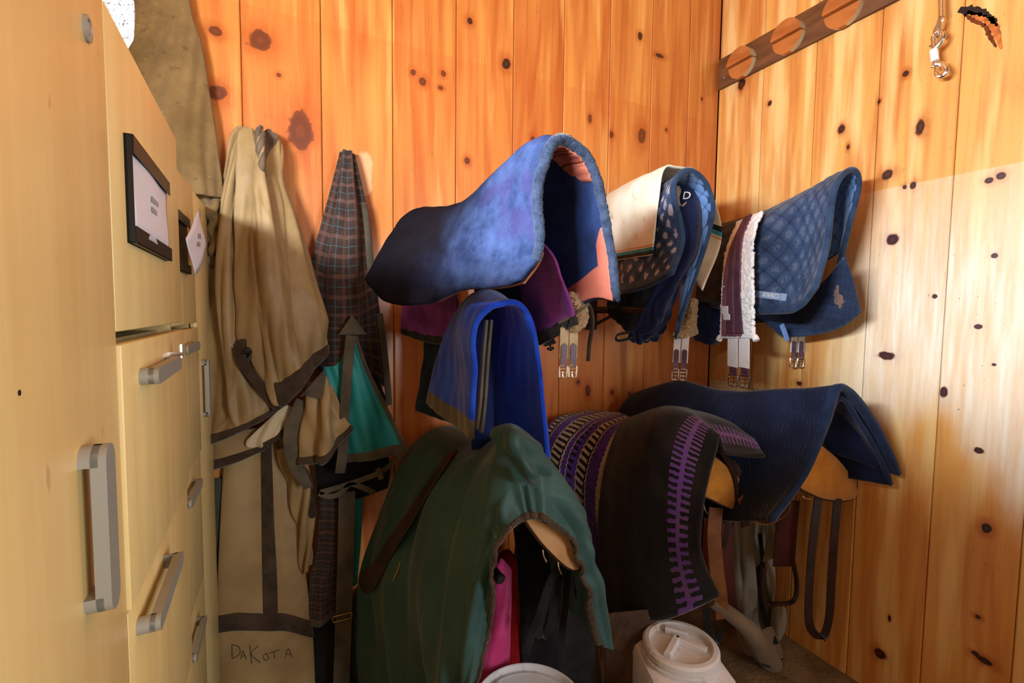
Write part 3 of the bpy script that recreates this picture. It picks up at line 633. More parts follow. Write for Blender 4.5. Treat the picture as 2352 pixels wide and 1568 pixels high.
MB().ribbon(crom([on(SV, x, y, .013) for x, y in ap], 26), (1, -.3, 0), np.interp(np.linspace(0, 1, 26), np.linspace(0, 1, 6), apw), .003).build('applique', m_applique, scv)
MB().ribbon(crom([W(1500, 762, 1.58), W(1455, 775, 1.56), W(1420, 782, 1.56), W(1417, 770, 1.56), W(1440, 764, 1.57), W(1472, 764, 1.58)], 30), (0, -.2, 1), .012, .003).build('drawstring', m_blackweb, scv)
Sk = Surf([[(1396, 690, 1.80), (1450, 668, 1.77), (1512, 640, 1.73)], [(1400, 722, 1.79), (1452, 735, 1.75), (1508, 700, 1.72)], [(1425, 735, 1.80), (1450, 770, 1.77), (1490, 770, 1.74)]])
tag(shell('saddle_bag', Sk, m_blackweb, None, n=(30, 30), out=.008, inn=.008, disp=rough(.5, .004)), 'black nylon bag hanging behind the navy saddle cover', 'bag')
gB = thing('girth', 'white girth with two buckles hanging below the navy saddle cover', 'girth', W(1565, 780, 1.6))
Sg = Surf([[(1584, 690, 1.62), (1592, 688, 1.60), (1600, 692, 1.62)], [(1570, 745, 1.61), (1584, 742, 1.59), (1597, 745, 1.61)], [(1545, 768, 1.60), (1570, 774, 1.58), (1600, 766, 1.60)]])
shell('fleece', Sg, m_tanfleece, gB, n=(20, 24), out=.008, inn=.008, disp=rough(1.2, .004))
girth_end(gB, W(1566, 768, 1.6), W(1559, 872, 1.6), .066, m_elastic, side=(1, -.9, 0))
# ------------------------------------------------------------------ C: quilted pad at the right wall with sheepskin girth
def Rr(p, *o): return [np.array([min(p[0]+q[0], RX-.03), p[1]+q[1], p[2]+q[2]]) for q in o]
offR = ((.05, 0, -.03), (.085, .0, -.13), (.09, 0, -.30)); C_rows = []
for Y, px in ((1.88, [(1600, 690), (1612, 600), (1630, 535), (1660, 517)]), (1.55, [(1690, 714), (1702, 610), (1722, 520), (1757, 488)]), (1.30, [(1795, 716), (1812, 600), (1822, 482), (1860, 438)])):
    r = [W(x, y, Y) for x, y in px]; C_rows.append(r+Rr(r[3], *offR))
_p = W(1915, 406, 1.20); C_rows.append([W(1838, 706, 1.21), W(1864, 590, 1.21), W(1873, 465, 1.21), _p]+Rr(_p, *offR))
C_rows.append([W(1876, 660, 1.13), W(1902, 565, 1.12), W(1920, 435, 1.12), W(1956, 390, 1.11), W(1973, 425, 1.115), W(1943, 545, 1.15), W(1906, 690, 1.22)])
SCq = Surf(C_rows)
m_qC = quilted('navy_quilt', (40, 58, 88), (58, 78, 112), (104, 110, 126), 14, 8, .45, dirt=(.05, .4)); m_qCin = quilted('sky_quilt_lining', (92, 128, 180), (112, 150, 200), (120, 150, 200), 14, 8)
padC = thing('quilted_saddle_pad', 'blue diamond-quilted saddle pad beside the right wall, sheepskin girth across it', 'saddle pad', W(1800, 600, 1.4))
shell('quilted_cover', SCq, m_qC, padC, n=(140, 110), out=.007, inn=-.001, disp=qdisp(14, 8, .004))
shell('quilted_lining', SCq, m_qCin, padC, n=(120, 70), out=-.001, inn=.006, disp=lambda u, v: -qdisp(14, 8, .004)(u, v), u=(.004, .996), v=(.004, .99))
shell('front_binding', SCq, m_bluebind, padC, v=(.972, 1.), n=(110, 4), out=.0125, inn=.0085)
shell('side_binding', SCq, m_bluebind, padC, u=(0, .02), n=(4, 70), out=.0125, inn=.0085)
# woven label, lettering mirrored as in the photograph
ul, vl = SCq.find(1777, 678)
lab = MB(); c0 = on(SCq, 1743, 674, .013); c1 = on(SCq, 1812, 683, .013); sd = c1-c0; wl = np.linalg.norm(sd); sd /= wl; nm = SCq.nrm(np.array(ul), np.array(vl)); upv = np.cross(nm, sd); upv = upv if upv[2] > 0 else -upv
ctr = (c0+c1)/2; lab.ribbon([c0+sd*.000, ctr, c1], upv, .030, .002); lo = lab.build('maker_label', fabric('woven_label', (120, 140, 176), (140, 158, 190), 30, 400, .3), padC)
bpy.context.view_layer.update()
text_mesh('CSINOS', .0245, m_thread, lo, ctr+nm*.0022, -sd, upv)
# sheepskin girth over pad C
gC = thing('girth', 'brown leather girth edged with white sheepskin over the quilted pad by the right wall', 'girth', W(1700, 640, 1.5))
def vnoise(u, v, nu, nv, seed):
    g = np.random.default_rng(seed).standard_normal((nv+2, nu+2)); x = np.clip(u, 0, 1)*nu; y = np.clip(v, 0, 1)*nv; i = np.floor(x).astype(int); j = np.floor(y).astype(int); a = x-i; b = y-j
    a = a*a*(3-2*a); b = b*b*(3-2*b); i1 = np.minimum(i+1, nu+1); j1 = np.minimum(j+1, nv+1)
    return (g[j, i]*(1-a)+g[j, i1]*a)*(1-b)+(g[j1, i]*(1-a)+g[j1, i1]*a)*b
def lay(S, px, py, lift, ylim=None):
    u, v = S.find(px, py, 160, .5); p = S.at(np.array(u), np.array(v)); return W(px, py, p[1]-lift)
gl = [(1694, 516, 1752, 492), (1670, 574, 1733, 535), (1663, 622, 1729, 600), (1659, 680, 1730, 670)]; net = []
for (xa, ya, xb, yb) in gl: net.append([lay(SCq, xa+(xb-xa)*t, ya+(yb-ya)*t, .070) for t in (0, .5, 1)])
net[0] = [p+np.array([0, 0, .012]) for p in net[0]]
Yl = [p[1] for p in net[-1]]
for (xa, ya, xb, yb) in ((1657, 730, 1731, 730), (1656, 774, 1732, 774)): net.append([W(xa+(xb-xa)*t, ya+(yb-ya)*t, Yl[k]) for k, t in enumerate((0, .5, 1))])
SGi = Surf(net); fz = rng.standard_normal((400,))
def fuzz(u, v): return .0022*vnoise(u, v, 16, 60, 3)+.0014*vnoise(u, v, 36, 130, 4)
shell('fleece', SGi, m_fleece, gC, u=lambda a, b: (a+.034*vnoise(a*0+.3, b, 2, 70, 5)*np.where((a < .02) | (a > .98), 1, 0), b), n=(40, 160), out=.007, inn=.008, disp=fuzz)
m_mauve = fabric('mauve_brown_leather', (112, 70, 82), (136, 90, 106), 10, 180, .15, .42, 0, .5)
shell('leather_body', SGi, m_mauve, gC, u=lambda a, b: (.30-.22*np.clip(b*2.2, 0, 1)+(.34+.20*np.clip(b*2.2, 0, 1)+.04*b)*a+.22*0, b*.985), n=(24, 60), out=.012, inn=-.004)
for k in (0, 1): shell('strap', SGi, m_billet, gC, u=lambda a, b, k=k: (.36-.12*np.clip(b*2.2, 0, 1)+k*(.16+.12*b)+(.11+.11*b)*a, b*.96), n=(6, 50), out=.0145, inn=-.010)
shell('sticker', SGi, m_paper, gC, u=lambda a, b: (.14+.22*a-.06*(b < .55), .69+.13*b), n=(8, 10), out=.0155, inn=-.013, rnd=0.)
s_dir = net[-1][2]-net[-1][0]; wg = np.linalg.norm(s_dir); s_dir /= wg
girth_end(gC, net[-1][1]+np.array([0, -.004, .01]), W(1695, 888, net[-1][1][1]), wg*.66, m_elastic, side=s_dir)
for k in (0, 2):
    e = net[-1][k]; q = s_dir*(1 if k else -1); MB().tube(crom([e-q*.02+np.array([0, 0, .01]), e+q*.004, e+q*.014+np.array([0, 0, -.014])], 10), [.010]*4+[.014]*6, 10).build('fleece_roll', m_fleece, gC)
# dark pad under it, and what hangs there
SD_ = Surf([[(1700, 690, 1.52), (1800, 690, 1.40), (1885, 655, 1.22), (1940, 590, 1.12)], [(1740, 725, 1.50), (1830, 735, 1.38), (1905, 705, 1.20), (1960, 655, 1.115)], [(1798, 772, 1.42), (1865, 767, 1.32), (1930, 748, 1.19), (1974, 716, 1.12)]])
dk = thing('saddle_pad', 'dark navy pad showing under the quilted pad on the right wall side', 'saddle pad', W(1880, 700, 1.25))
shell('cloth', SD_, quilted('dark_navy_quilt', (28, 40, 66), (40, 54, 84), (70, 70, 90), 9, 5), dk, n=(70, 40), out=.008, inn=.006, disp=qdisp(9, 5, .003))
shell('edge_binding', SD_, m_bluebind, dk, v=(.95, 1), n=(60, 4), out=.010, inn=.008)
shell('patch', SD_, fabric('torn_lining', (104, 84, 80), (128, 102, 94), 30, 300, .3), dk, u=lambda a, b: (.76+.07*a+.012*np.sin(b*9), .34+.30*b-.08*a+.02*np.sin(a*11)), n=(14, 14), out=.013, inn=-.006)
strap('strap_end', [W(1795, 745, 1.36), W(1803, 765, 1.355), W(1808, 782, 1.35)], (1, -.3, 0), .022, .006, fabric('pale_blue_webbing', (96, 128, 190), (116, 148, 206), 20, 400, .3), dk, 8)
SE = Surf([[(1588, 690, 1.82), (1660, 700, 1.70), (1745, 705, 1.58)], [(1590, 745, 1.80), (1660, 755, 1.68), (1748, 735, 1.58)], [(1598, 782, 1.82), (1640, 787, 1.76), (1705, 758, 1.70)]])
tag(shell('saddle_cover', SE, m_navy, None, n=(40, 30), out=.006, inn=.006, disp=lambda u, v: .006*np.sin(u*9+v*4)), 'smooth navy cover bulging out behind the sheepskin girth', 'saddle cover')
gD = thing('girth', 'girth end with twin buckles hanging under the dark navy pad', 'girth', W(1830, 790, 1.4))
girth_end(gD, W(1834, 755, 1.45), W(1829, 842, 1.45), .062, m_elastic, side=(.8, -.6, 0))
rack('black tube saddle rack under the diamond-quilted pad', tuple(W(1766, 733, 1.55)), W(1766, 733, 1.55)[2], W(1766, 733, 1.55)[0])
# ------------------------------------------------------------------ lower row, left: saddle under a green cover
rack('black tube saddle rack under the green saddle cover', tuple(W(1148, 1328, 1.36)), W(1148, 1328, 1.36)[2], W(1148, 1328, 1.36)[0], .016)
oG = ((.07, 0, -.04), (.15, 0, -.16), (.2, 0, -.32), (.23, 0, -.50), (.24, 0, -.62)); G_rows = []
for Y, px in ((1.90, [(835, 1620), (832, 1450), (822, 1320), (862, 1190), (925, 1052), (990, 990), (1060, 980)]), (1.62, [(905, 1640), (893, 1460), (903, 1310), (950, 1165), (1010, 1068), (1065, 1026), (1120, 1003)]),
              (1.36, [(975, 1640), (968, 1480), (988, 1310), (1030, 1165), (1075, 1080), (1115, 1040), (1155, 1010)])):
    r = [W(x, y, Y) for x, y in px]; G_rows.append(r+off(r[6], *oG))
G_rows.append([W(1030, 1660, 1.16), W(1060, 1490, 1.15), W(1088, 1320, 1.14), (W(1110, 1205, 1.14)), W(1132, 1115, 1.14), W(1158, 1050, 1.14), W(1197, 1010, 1.14), W(1255, 1042, 1.14), W(1310, 1130, 1.14), W(1350, 1235, 1.15), W(1384, 1370, 1.16), W(1394, 1480, 1.17)])
G_rows.append([W(1070, 1640, 1.11), W(1106, 1500, 1.10), W(1132, 1370, 1.08), W(1150, 1262, 1.075), W(1178, 1210, 1.07), W(1203, 1193, 1.07), W(1225, 1188, 1.07), W(1262, 1200, 1.07), W(1316, 1240, 1.08), W(1343, 1310, 1.09), W(1366, 1400, 1.11), W(1376, 1478, 1.12)])
SG = Surf(G_rows)
m_green = fabric('dark_green_nylon', (34, 64, 62), (47, 82, 78), 5, 500, .15, .55, .15, .35)
def gfold(u, v):
    a = np.clip(np.abs(u-.5)*2.2, 0, 1); f = np.clip((v-.62)/.3, 0, 1)
    return .016*a*np.sin(v*21+4*np.sin(u*5)+u*6)+.007*a*np.sin(v*47+u*13)+.005*a*np.sin(u*31+v*13)*np.sin(v*9)+.020*a*(1-np.abs(np.sin(v*8.5+u*3+.5*np.sin(u*9))))**3-.012*a*(1-np.abs(np.sin(v*13-u*4)))**3+f*.007*np.sin(u*72+2*np.sin(u*23))*np.clip(1.3-np.abs(v-.93)*5, 0, 1)+.005*np.sin(u*17+v*9)
cov = thing('saddle_cover', 'dark green nylon saddle cover with elastic front opening and a leather strap', 'saddle cover', W(1100, 1250, 1.5))
shell('cloth', SG, m_green, cov, n=(220, 150), out=.002, inn=.002, disp=gfold)
shell('elastic_hem', SG, m_dark_bind, cov, v=(.985, 1.), n=(200, 3), out=.006, inn=.005, disp=lambda u, v: gfold(u, v)+.002*np.sin(u*330))
# puffed pommel pocket of the cover
SH = Surf([[(1128, 988, 1.15), (1145, 978, 1.12), (1175, 974, 1.11), (1205, 990, 1.12), (1228, 1010, 1.16)], [(1134, 1012, 1.12), (1158, 1000, 1.07), (1192, 1000, 1.05), (1228, 1022, 1.07), (1252, 1045, 1.13)],
           [(1150, 1052, 1.11), (1172, 1052, 1.06), (1205, 1058, 1.04), (1235, 1070, 1.06), (1258, 1088, 1.12)], [(1166, 1082, 1.11), (1185, 1092, 1.08), (1208, 1104, 1.06), (1232, 1104, 1.07), (1252, 1104, 1.12)], [(1174, 1092, 1.14), (1190, 1108, 1.12), (1208, 1122, 1.12), (1228, 1118, 1.12), (1244, 1110, 1.14)]])
shell('pommel_pocket', SH, m_green, cov, n=(50, 50), out=.002, inn=.002, disp=lambda u, v: .011*np.sin(u*13+3*np.sin(v*5))*np.sin(v*3.1)+.006*np.sin(v*16+u*7)*np.sin(v*3.1))
sp = [(1047, 1046), (1005, 1110), (950, 1190), (905, 1258), (865, 1318), (838, 1338)]
us = [SG.find(x, y) for x, y in sp]; P = crom([O3(SG, a, b, .018) for a, b in us], 40); Nn = np.array([SG.nrm(np.array(a), np.array(b)) for a, b in us]); Nn = crom(Nn, 40); T = np.gradient(P, axis=0); wv = np.cross(T, Nn)
MB().ribbon(P, wv, np.interp(np.linspace(0, 1, 40), [0, .5, .88, .97, 1], [.058, .066, .085, .07, .03]), .006).build('strap', m_leather, cov)
MB().tube(crom([W(922, 1278, 1.60), W(917, 1300, 1.59), W(908, 1322, 1.59), W(902, 1334, 1.6)], 10), .003, 7).build('ring', m_brass, cov)
def oval(name, pts, Y, mat, parent, t=.014, tilt=0., rim=None):
    """thick leaf-shaped flap through outline pixels"""
    c = crom([W(x, y, Y+tilt*(x-pts[0][0])) for x, y in pts+pts[:1]], 48)[:-1]; ctr = c.mean(0); n = np.cross(c[12]-ctr, c[0]-ctr); n /= np.linalg.norm(n); n = n if n[1] < 0 else -n
    V = list(c*.0+ctr+(c-ctr)*.94+n*t/2)+list(c)+list(ctr+(c-ctr)*.97-n*t/2)+[ctr+n*t*.7, ctr-n*t/2]; k = len(c); F = []
    for i in range(k):
        j = (i+1) % k; F += [(i, j, k+j, k+i), (k+i, k+j, 2*k+j, 2*k+i), (3*k, j, i), (3*k+1, 2*k+i, 2*k+j)]
    o = obj(name, V, F, mat, parent); sharp(o, 60)
    if rim is not None: MB().tube(ctr+(c-ctr)*1.01-n*t*.35, .006, 6, closed=True).build('rim', rim, parent)
    return o
sad1 = thing('saddle', 'saddle hidden by the green cover, its pale suede panel showing in the opening', 'saddle', W(1270, 1250, 1.3))
oval('panel', [(1196, 1180), (1250, 1196), (1302, 1232), (1329, 1285), (1328, 1308), (1300, 1300), (1255, 1258), (1225, 1222)], 1.14, m_suede2, sad1, .016, -.0001, m_leather)
rg = [np.array([.08, 0, -.05]), np.array([.16, 0, -.17]), np.array([.19, 0, -.30])]; rr = []
for Y, x, y in ((1.85, 1068, 1030), (1.6, 1120, 1050), (1.36, 1160, 1055), (1.20, 1205, 1060)):
    p = W(x, y, Y); rr.append([p+np.array([-q[0], 0, q[2]]) for q in rg[::-1]]+[p]+[p+q for q in rg])
shell('skirt', Surf(rr), m_leather, sad1, n=(50, 30), out=.008, inn=.008)
for k, (xa, ya, xb, yb, w) in enumerate([(1255, 1262, 1262, 1296, 0), (1290, 1290, 1290, 1312, 0)]):
    MB().tube(crom([W(xa-8, ya, 1.12), W(xa-6, ya+14, 1.115), W(xa, ya+28, 1.12)], 8), .0025, 6).build('ring', m_steel, sad1)
for k, pl in enumerate([[(1290, 1288), (1262, 1340), (1235, 1420), (1205, 1500)], [(1296, 1292), (1276, 1370), (1262, 1440), (1246, 1462), (1238, 1440), (1262, 1360), (1284, 1296)], [(1304, 1300), (1300, 1380), (1292, 1440), (1290, 1490)], [(1322, 1310), (1330, 1380), (1348, 1440), (1362, 1470)]]):
    strap('latigo', [W(x, y, 1.22+.03*k) for x, y in pl], (1, -.3, 0), .024, .005, m_blackweb, sad1, 30)
shell('fender_or_infill', Surf([[(1186, 1225, 1.50), (1270, 1225, 1.46), (1330, 1240, 1.50)], [(1196, 1400, 1.50), (1280, 1400, 1.44), (1362, 1400, 1.48)], [(1206, 1640, 1.50), (1290, 1640, 1.44), (1392, 1640, 1.48)]]), m_blackweb, sad1, n=(30, 30), out=.006, inn=.006, disp=lambda u, v: .008*np.sin(u*14+v*3))  # added black sheet, stands in for the shade inside the cover opening
m_pink = knitmat('pink_wool', (196, 54, 116), (222, 78, 140), (150, 40, 90), -1, fine=260); m_red = knitmat('red_wool', (150, 18, 22), (184, 30, 30), (120, 20, 20), -1, fine=260)
pk = tag(shell('wool_blanket', Surf([[(1134, 1312, 1.44), (1150, 1290, 1.42), (1169, 1306, 1.44)], [(1122, 1400, 1.43), (1146, 1400, 1.395), (1168, 1400, 1.42)], [(1104, 1500, 1.43), (1135, 1500, 1.395), (1166, 1500, 1.42)], [(1080, 1640, 1.43), (1125, 1640, 1.39), (1164, 1640, 1.42)]]), m_pink, None, n=(24, 60), out=.012, inn=.012, disp=rough(.6, .0007)),
    'pink wool blanket folded over the rack inside the green cover', 'blanket')
tag(shell('wool_blanket', Surf([[(1130, 1290, 1.58), (1165, 1268, 1.54), (1186, 1285, 1.52)], [(1130, 1380, 1.57), (1175, 1360, 1.53), (1208, 1380, 1.51)], [(1130, 1450, 1.57), (1185, 1450, 1.52), (1212, 1440, 1.51)], [(1130, 1640, 1.57), (1185, 1640, 1.52), (1224, 1640, 1.51)]]), m_red, None, n=(24, 60), out=.012, inn=.012, disp=rough(.6, .0007)),
    'red wool blanket hanging behind the pink one', 'blanket')
# ------------------------------------------------------------------ lower row, middle: striped blanket, black blanket, saddle
SNv = Surf([[(1270, 1160, 1.93), (1250, 1070, 1.93), (1248, 1005, 1.93), (1285, 958, 1.93), (1360, 944, 1.93)], [(1302, 1260, 1.84), (1275, 1140, 1.84), (1285, 1035, 1.84), (1338, 972, 1.84), (1415, 948, 1.84)],
            [(1352, 1360, 1.76), (1325, 1190, 1.76), (1328, 1065, 1.76), (1375, 985, 1.76), (1440, 956, 1.76)], [(1408, 1425, 1.66), (1382, 1250, 1.66), (1376, 1120, 1.66), (1408, 1012, 1.66), (1452, 965, 1.66)]])
def navajo():
    m = Mat('purple_striped_weave', .95, .1, sheen=.3); u, v, _ = m.comps('UV'); w = (u*210).sin()*.006+(m.noise(scale=60)-.5)*.008; x = v*1.0+w
    pur, blk, crm_ = lin((92, 54, 150)), lin((24, 21, 24)), lin((186, 166, 140)); c = m.mix(m.noise(scale=30, detail=4).step(.3, .7), pur, lin((74, 42, 122)))
    teeth = ((u*26).mod(1.)).lt(.5)
    for (a, b, kind) in ((.02, .10, 'bc'), (.10, .115, 'c'), (.215, .23, 'c'), (.23, .40, 'bc'), (.40, .425, 'c'), (.50, .515, 'c'), (.515, .60, 'bp'), (.655, .67, 'c'), (.67, .80, 'bc'), (.80, .815, 'c'), (.965, 1.01, 'c')):
        msk = x.gt(a)*x.lt(b)
        if kind == 'c': c = m.mix(msk, c, crm_)
        elif kind == 'bc': c = m.mix(msk, c, blk); c = m.mix(msk*teeth*(x.lt(b-.02)), c, crm_)
        else: c = m.mix(msk, c, blk); c = m.mix(msk*teeth, c, lin((92, 54, 150)))
    m.color(c); m.bump((u*700).sin()*.5+m.noise(scale=200)*1.5, .8, .004); return m.m
nv = thing('saddle_blanket', 'purple, black and cream striped woven saddle blanket beside the black one', 'blanket', W(1340, 1100, 1.8))
shell('weave', SNv, navajo(), nv, n=(70, 60), out=.006, inn=.005, disp=rough(.8, .0018))
SBk = Surf([[(1392, 1412, 1.64), (1376, 1250, 1.65), (1384, 1120, 1.65), (1406, 1020, 1.66), (1436, 970, 1.66), (1482, 948, 1.68), (1532, 934, 1.68), (1580, 932, 1.66), (1640, 942, 1.6)],
            [(1452, 1418, 1.46), (1437, 1260, 1.47), (1438, 1130, 1.47), (1452, 1030, 1.48), (1477, 966, 1.49), (1516, 941, 1.5), (1560, 938, 1.5), (1620, 952, 1.48), (1685, 968, 1.44)],
            [(1532, 1418, 1.29), (1516, 1270, 1.31), (1512, 1140, 1.32), (1517, 1040, 1.33), (1536, 976, 1.34), (1570, 947, 1.35), (1612, 958, 1.35), (1668, 972, 1.33), (1722, 1000, 1.29)],
            [(1650, 1368, 1.13), (1609, 1270, 1.16), (1611, 1170, 1.18), (1626, 1090, 1.20), (1643, 1030, 1.21), (1650, 1000, 1.22), (1664, 1038, 1.21), (1708, 1046, 1.19), (1754, 1048, 1.16)]])
def blackmat():
    m = Mat('black_felt_purple_border', .95, .12, sheen=.25); u, v, _ = m.comps('UV'); n = m.noise(scale=10, detail=5)
    c = m.mix(n.step(.3, .7), lin((26, 24, 25)), lin((40, 36, 36))); cc = .835; d = ((v-cc)*1.).abs(); pr_ = m.mix(m.noise(scale=7).step(.4, .6), lin((108, 72, 122)), lin((104, 66, 142)))
    w = (m.noise(scale=80, detail=2)-.5)*.02; t = ((u*46+((v-cc).gt(0))*.4+(m.noise(scale=50, detail=2)-.5)*.5).mod(1.)).lt(.46); c = m.mix(((d+w).lt(.082))*t, c, pr_); c = m.mix((d+w).lt(.016), c, pr_)
    c = m.mix(m.noise(scale=140, detail=1).step(.74, .78)*.4, c, lin((120, 104, 90))); m.color(c); m.bump(m.noise(scale=520, detail=3)*1.6, .5, .002); return m.m
bk = thing('saddle_blanket', 'black felt saddle blanket with a purple zigzag border stripe', 'blanket', W(1520, 1150, 1.5))
shell('cloth', SBk, blackmat(), bk, n=(110, 70), out=.008, inn=.007, disp=rough(.6, .0012))
sad2 = thing('saddle', 'saddle under the black blanket, orange suede panel edge showing at the right', 'saddle', W(1640, 1100, 1.3))
oval('panel', [(1612, 1030), (1660, 1062), (1700, 1102), (1716, 1142), (1710, 1172), (1680, 1168), (1640, 1150), (1600, 1120)], 1.30, m_suede, sad2, .016, 0, m_leather)
rr = []
for Y, x, y in ((1.85, 1470, 975), (1.6, 1520, 975), (1.40, 1580, 985), (1.28, 1640, 1030)):
    p = W(x, y, Y); rr.append([p+np.array([-q[0], 0, q[2]]) for q in rg[::-1]]+[p]+[p+q*.8 for q in rg])
shell('skirt', Surf(rr), m_leather, sad2, n=(50, 30), out=.008, inn=.008)
MB().tube(crom([W(1616, 1158, 1.27), W(1620, 1172, 1.265), W(1628, 1182, 1.27)], 8), .0028, 6).build('ring', m_steel, sad2)
strap('fender_or_infill', [W(1645, 1165, 1.34), W(1640, 1230, 1.34), (W(1645, 1300, 1.34)), W(1652, 1350, 1.34), W(1660, 1420, 1.36)], (1, -.5, 0), .058, .006, m_tanleather, sad2)
strap('fender_or_infill', [W(1672, 1200, 1.42), W(1670, 1300, 1.42), W(1680, 1400, 1.42), W(1690, 1442, 1.42)], (1, -.5, 0), .058, .006, m_maroon, sad2)
strap('latigo', [W(1655, 1172, 1.38), W(1672, 1200, 1.37), W(1662, 1260, 1.38)], (1, -.3, 0), .02, .004, m_leather, sad2, 10)
strap('latigo', [W(1622, 1395, 1.36), W(1628, 1450, 1.35), W(1645, 1475, 1.35), W(1656, 1440, 1.36)], (1, -.3, 0), .03, .004, m_blackweb, sad2, 16)
MB().box((-.022, -.004, -.018), (.022, .004, .018), .002).build('keeper', m_leather, sad2, local=True).location = tuple(W(1712, 1200, 1.36)-woff(sad2))
Sf = Surf([[(1398, 1410, 1.42), (1450, 1405, 1.38), (1505, 1400, 1.36)], [(1392, 1490, 1.41), (1440, 1490, 1.36), (1488, 1480, 1.35)], [(1386, 1640, 1.41), (1425, 1640, 1.35), (1474, 1640, 1.34)]])
shell('stirrup_fender', Sf, fabric('brown_rough_leather', (62, 44, 32), (88, 64, 46), 12, 200, .4, .7), sad2, n=(24, 40), out=.005, inn=.005, disp=rough(.5, .002))
# ------------------------------------------------------------------ lower row, right: navy ribbed pad on a saddle
off3 = ((.09, 0, -.035), (.16, 0, -.13), (.20, 0, -.24)); N_rows = []
for Y, px in ((1.90, [(1440, 1130), (1428, 1030), (1424, 948), (1458, 906)]), (1.66, [(1528, 1160), (1520, 1040), (1512, 945), (1548, 882)]), (1.45, [(1612, 1185), (1612, 1065), (1612, 965), (1655, 903)]), (1.26, [(1696, 1195), (1724, 1090), (1738, 985), (1788, 902)])):
    r = [W(x, y, Y) for x, y in px]; N_rows.append(r+Rr(r[3], *off3))
N_rows.append([W(1775, 1192, 1.07), W(1846, 1095, 1.06), W(1898, 975, 1.06), W(1934, 888, 1.06), W(2000, 955, 1.035), W(2046, 1040, 1.01), W(2064, 1088, 1.005)])
SN3 = Surf(N_rows)
def ribmat():
    m = Mat('navy_ribbed_cover', .85, .2, sheen=.2); u, v, _ = m.comps('UV'); n = m.noise(scale=7, detail=5); c = m.mix(n.step(.3, .7), lin((15, 25, 50)), lin((25, 38, 70)))
    x = v*1.+u*.12+(m.noise(scale=14, detail=4)-.5)*.06; r = (x*430).sin()*.5+.5; c = m.mix(r.step(.55, 1.)*m.noise(scale=20, detail=3).step(.4, .7)*.3, c, lin((60, 74, 106)))
    c = m.mix((v+(m.noise(scale=4)-.5)*.4).step(.1, .5).rsub(1.)*.5, c, lin((30, 30, 38))); m.color(c); m.bump(r+m.noise(scale=300)*.8, .4, .002); return m.m
n3 = thing('saddle_pad', 'navy ribbed saddle pad over the lowest saddle beside the right wall', 'saddle pad', W(1760, 1000, 1.5))
shell('ribbed_cover', SN3, ribmat(), n3, n=(90, 90), out=.010, inn=.001, disp=rough(.4, .002))
shell('lining', SN3, m_navy, n3, n=(60, 60), out=-.002, inn=.010, u=(.004, .996), v=(.003, .992), disp=rough(.4, .002))
shell('front_binding', SN3, m_navybind, n3, v=(.975, 1.), n=(100, 4), out=.0135, inn=.0125)
n4 = thing('saddle_pad', 'second navy pad tucked inside the ribbed one, rounded right flap hanging lower', 'saddle pad', W(1960, 1000, 1.2))
N2 = []
for r in N_rows[2:]: N2.append([p+np.array([0, .0, -.03]) for p in r])
N2[-1] = [W(1760, 1196, 1.10), W(1835, 1110, 1.085), W(1885, 1000, 1.08), W(1932, 915, 1.075), W(1985, 985, 1.05), W(2030, 1065, 1.03), W(2046, 1112, 1.02)]
for k, q in ((1, [(1880, 1060), (1925, 1098)]),): pass
N2[-2][4:] = [W(1880, 960, 1.27), W(1925, 1040, 1.20), W(1962, 1098, 1.14)]
N2[-3][4:] = [W(1800, 960, 1.42), W(1850, 1040, 1.34), W(1890, 1090, 1.28)]
shell('cloth', Surf(N2), m_navy, n4, n=(80, 60), out=.006, inn=.006, u=(.12, 1), disp=rough(.4, .002))
shell('front_binding', Surf(N2), m_navybind, n4, u=(.12, 1), v=(.975, 1), n=(90, 4), out=.009, inn=.009)
sad3 = thing('saddle', 'saddle under the navy ribbed pad, orange suede panel and looped stirrup leathers', 'saddle', W(1850, 1150, 1.3))
oval('panel', [(1884, 1020), (1925, 1055), (1955, 1095), (1968, 1126), (1958, 1146), (1915, 1149), (1868, 1136), (1835, 1105)], 1.17, m_suede, sad3, .016, 0, m_leather)
rr = []
for Y, x, y in ((1.88, 1480, 955), (1.66, 1560, 935), (1.45, 1660, 950), (1.20, 1850, 950)):
    p = W(x, y, Y); rr.append([p+np.array([-q[0], 0, q[2]*1.1]) for q in rg[::-1]]+[p]+Rr(p, *[q*.8 for q in rg]))
shell('skirt', Surf(rr), m_leather, sad3, n=(50, 40), out=.008, inn=.008)
sk = [(1700, 1150), (1720, 1185), (1755, 1203), (1790, 1192), (1815, 1165), (1800, 1120), (1740, 1110)]
oval('skirt_corner', sk, 1.26, m_leather, sad3, .012, 0, m_tanleather)
strap('stirrup_leather', [W(1880, 1140, 1.20), W(1868, 1230, 1.20), W(1860, 1330, 1.2), W(1858, 1425, 1.2), W(1872, 1456, 1.195), W(1890, 1462, 1.19), W(1904, 1420, 1.18), W(1910, 1330, 1.17), W(1916, 1240, 1.16), W(1924, 1145, 1.16)], (1, -.55, 0), .034, .006, m_leather, sad3, 60)
strap('fender_or_infill', [W(1812, 1150, 1.36), W(1805, 1230, 1.37), W(1800, 1300, 1.38)], (1, -.5, 0), .10, .006, m_maroon, sad3)
MB().tube(crom([W(1822, 1290, 1.37), W(1830, 1340, 1.37), W(1822, 1380, 1.37), W(1780, 1386, 1.38), W(1752, 1380, 1.39), W(1752, 1300, 1.39)], 40), .010, 8).build('stirrup', m_leather, sad3)
MB().tube(crom([W(1842, 1138, 1.14), W(1850, 1145, 1.135), W(1862, 1146, 1.14)], 8), .0028, 6).build('ring', m_steel, sad3)
rack('black tube saddle rack under the black felt blanket', tuple(W(1560, 1040, 1.5)), W(1560, 1040, 1.5)[2], W(1560, 1040, 1.5)[0])
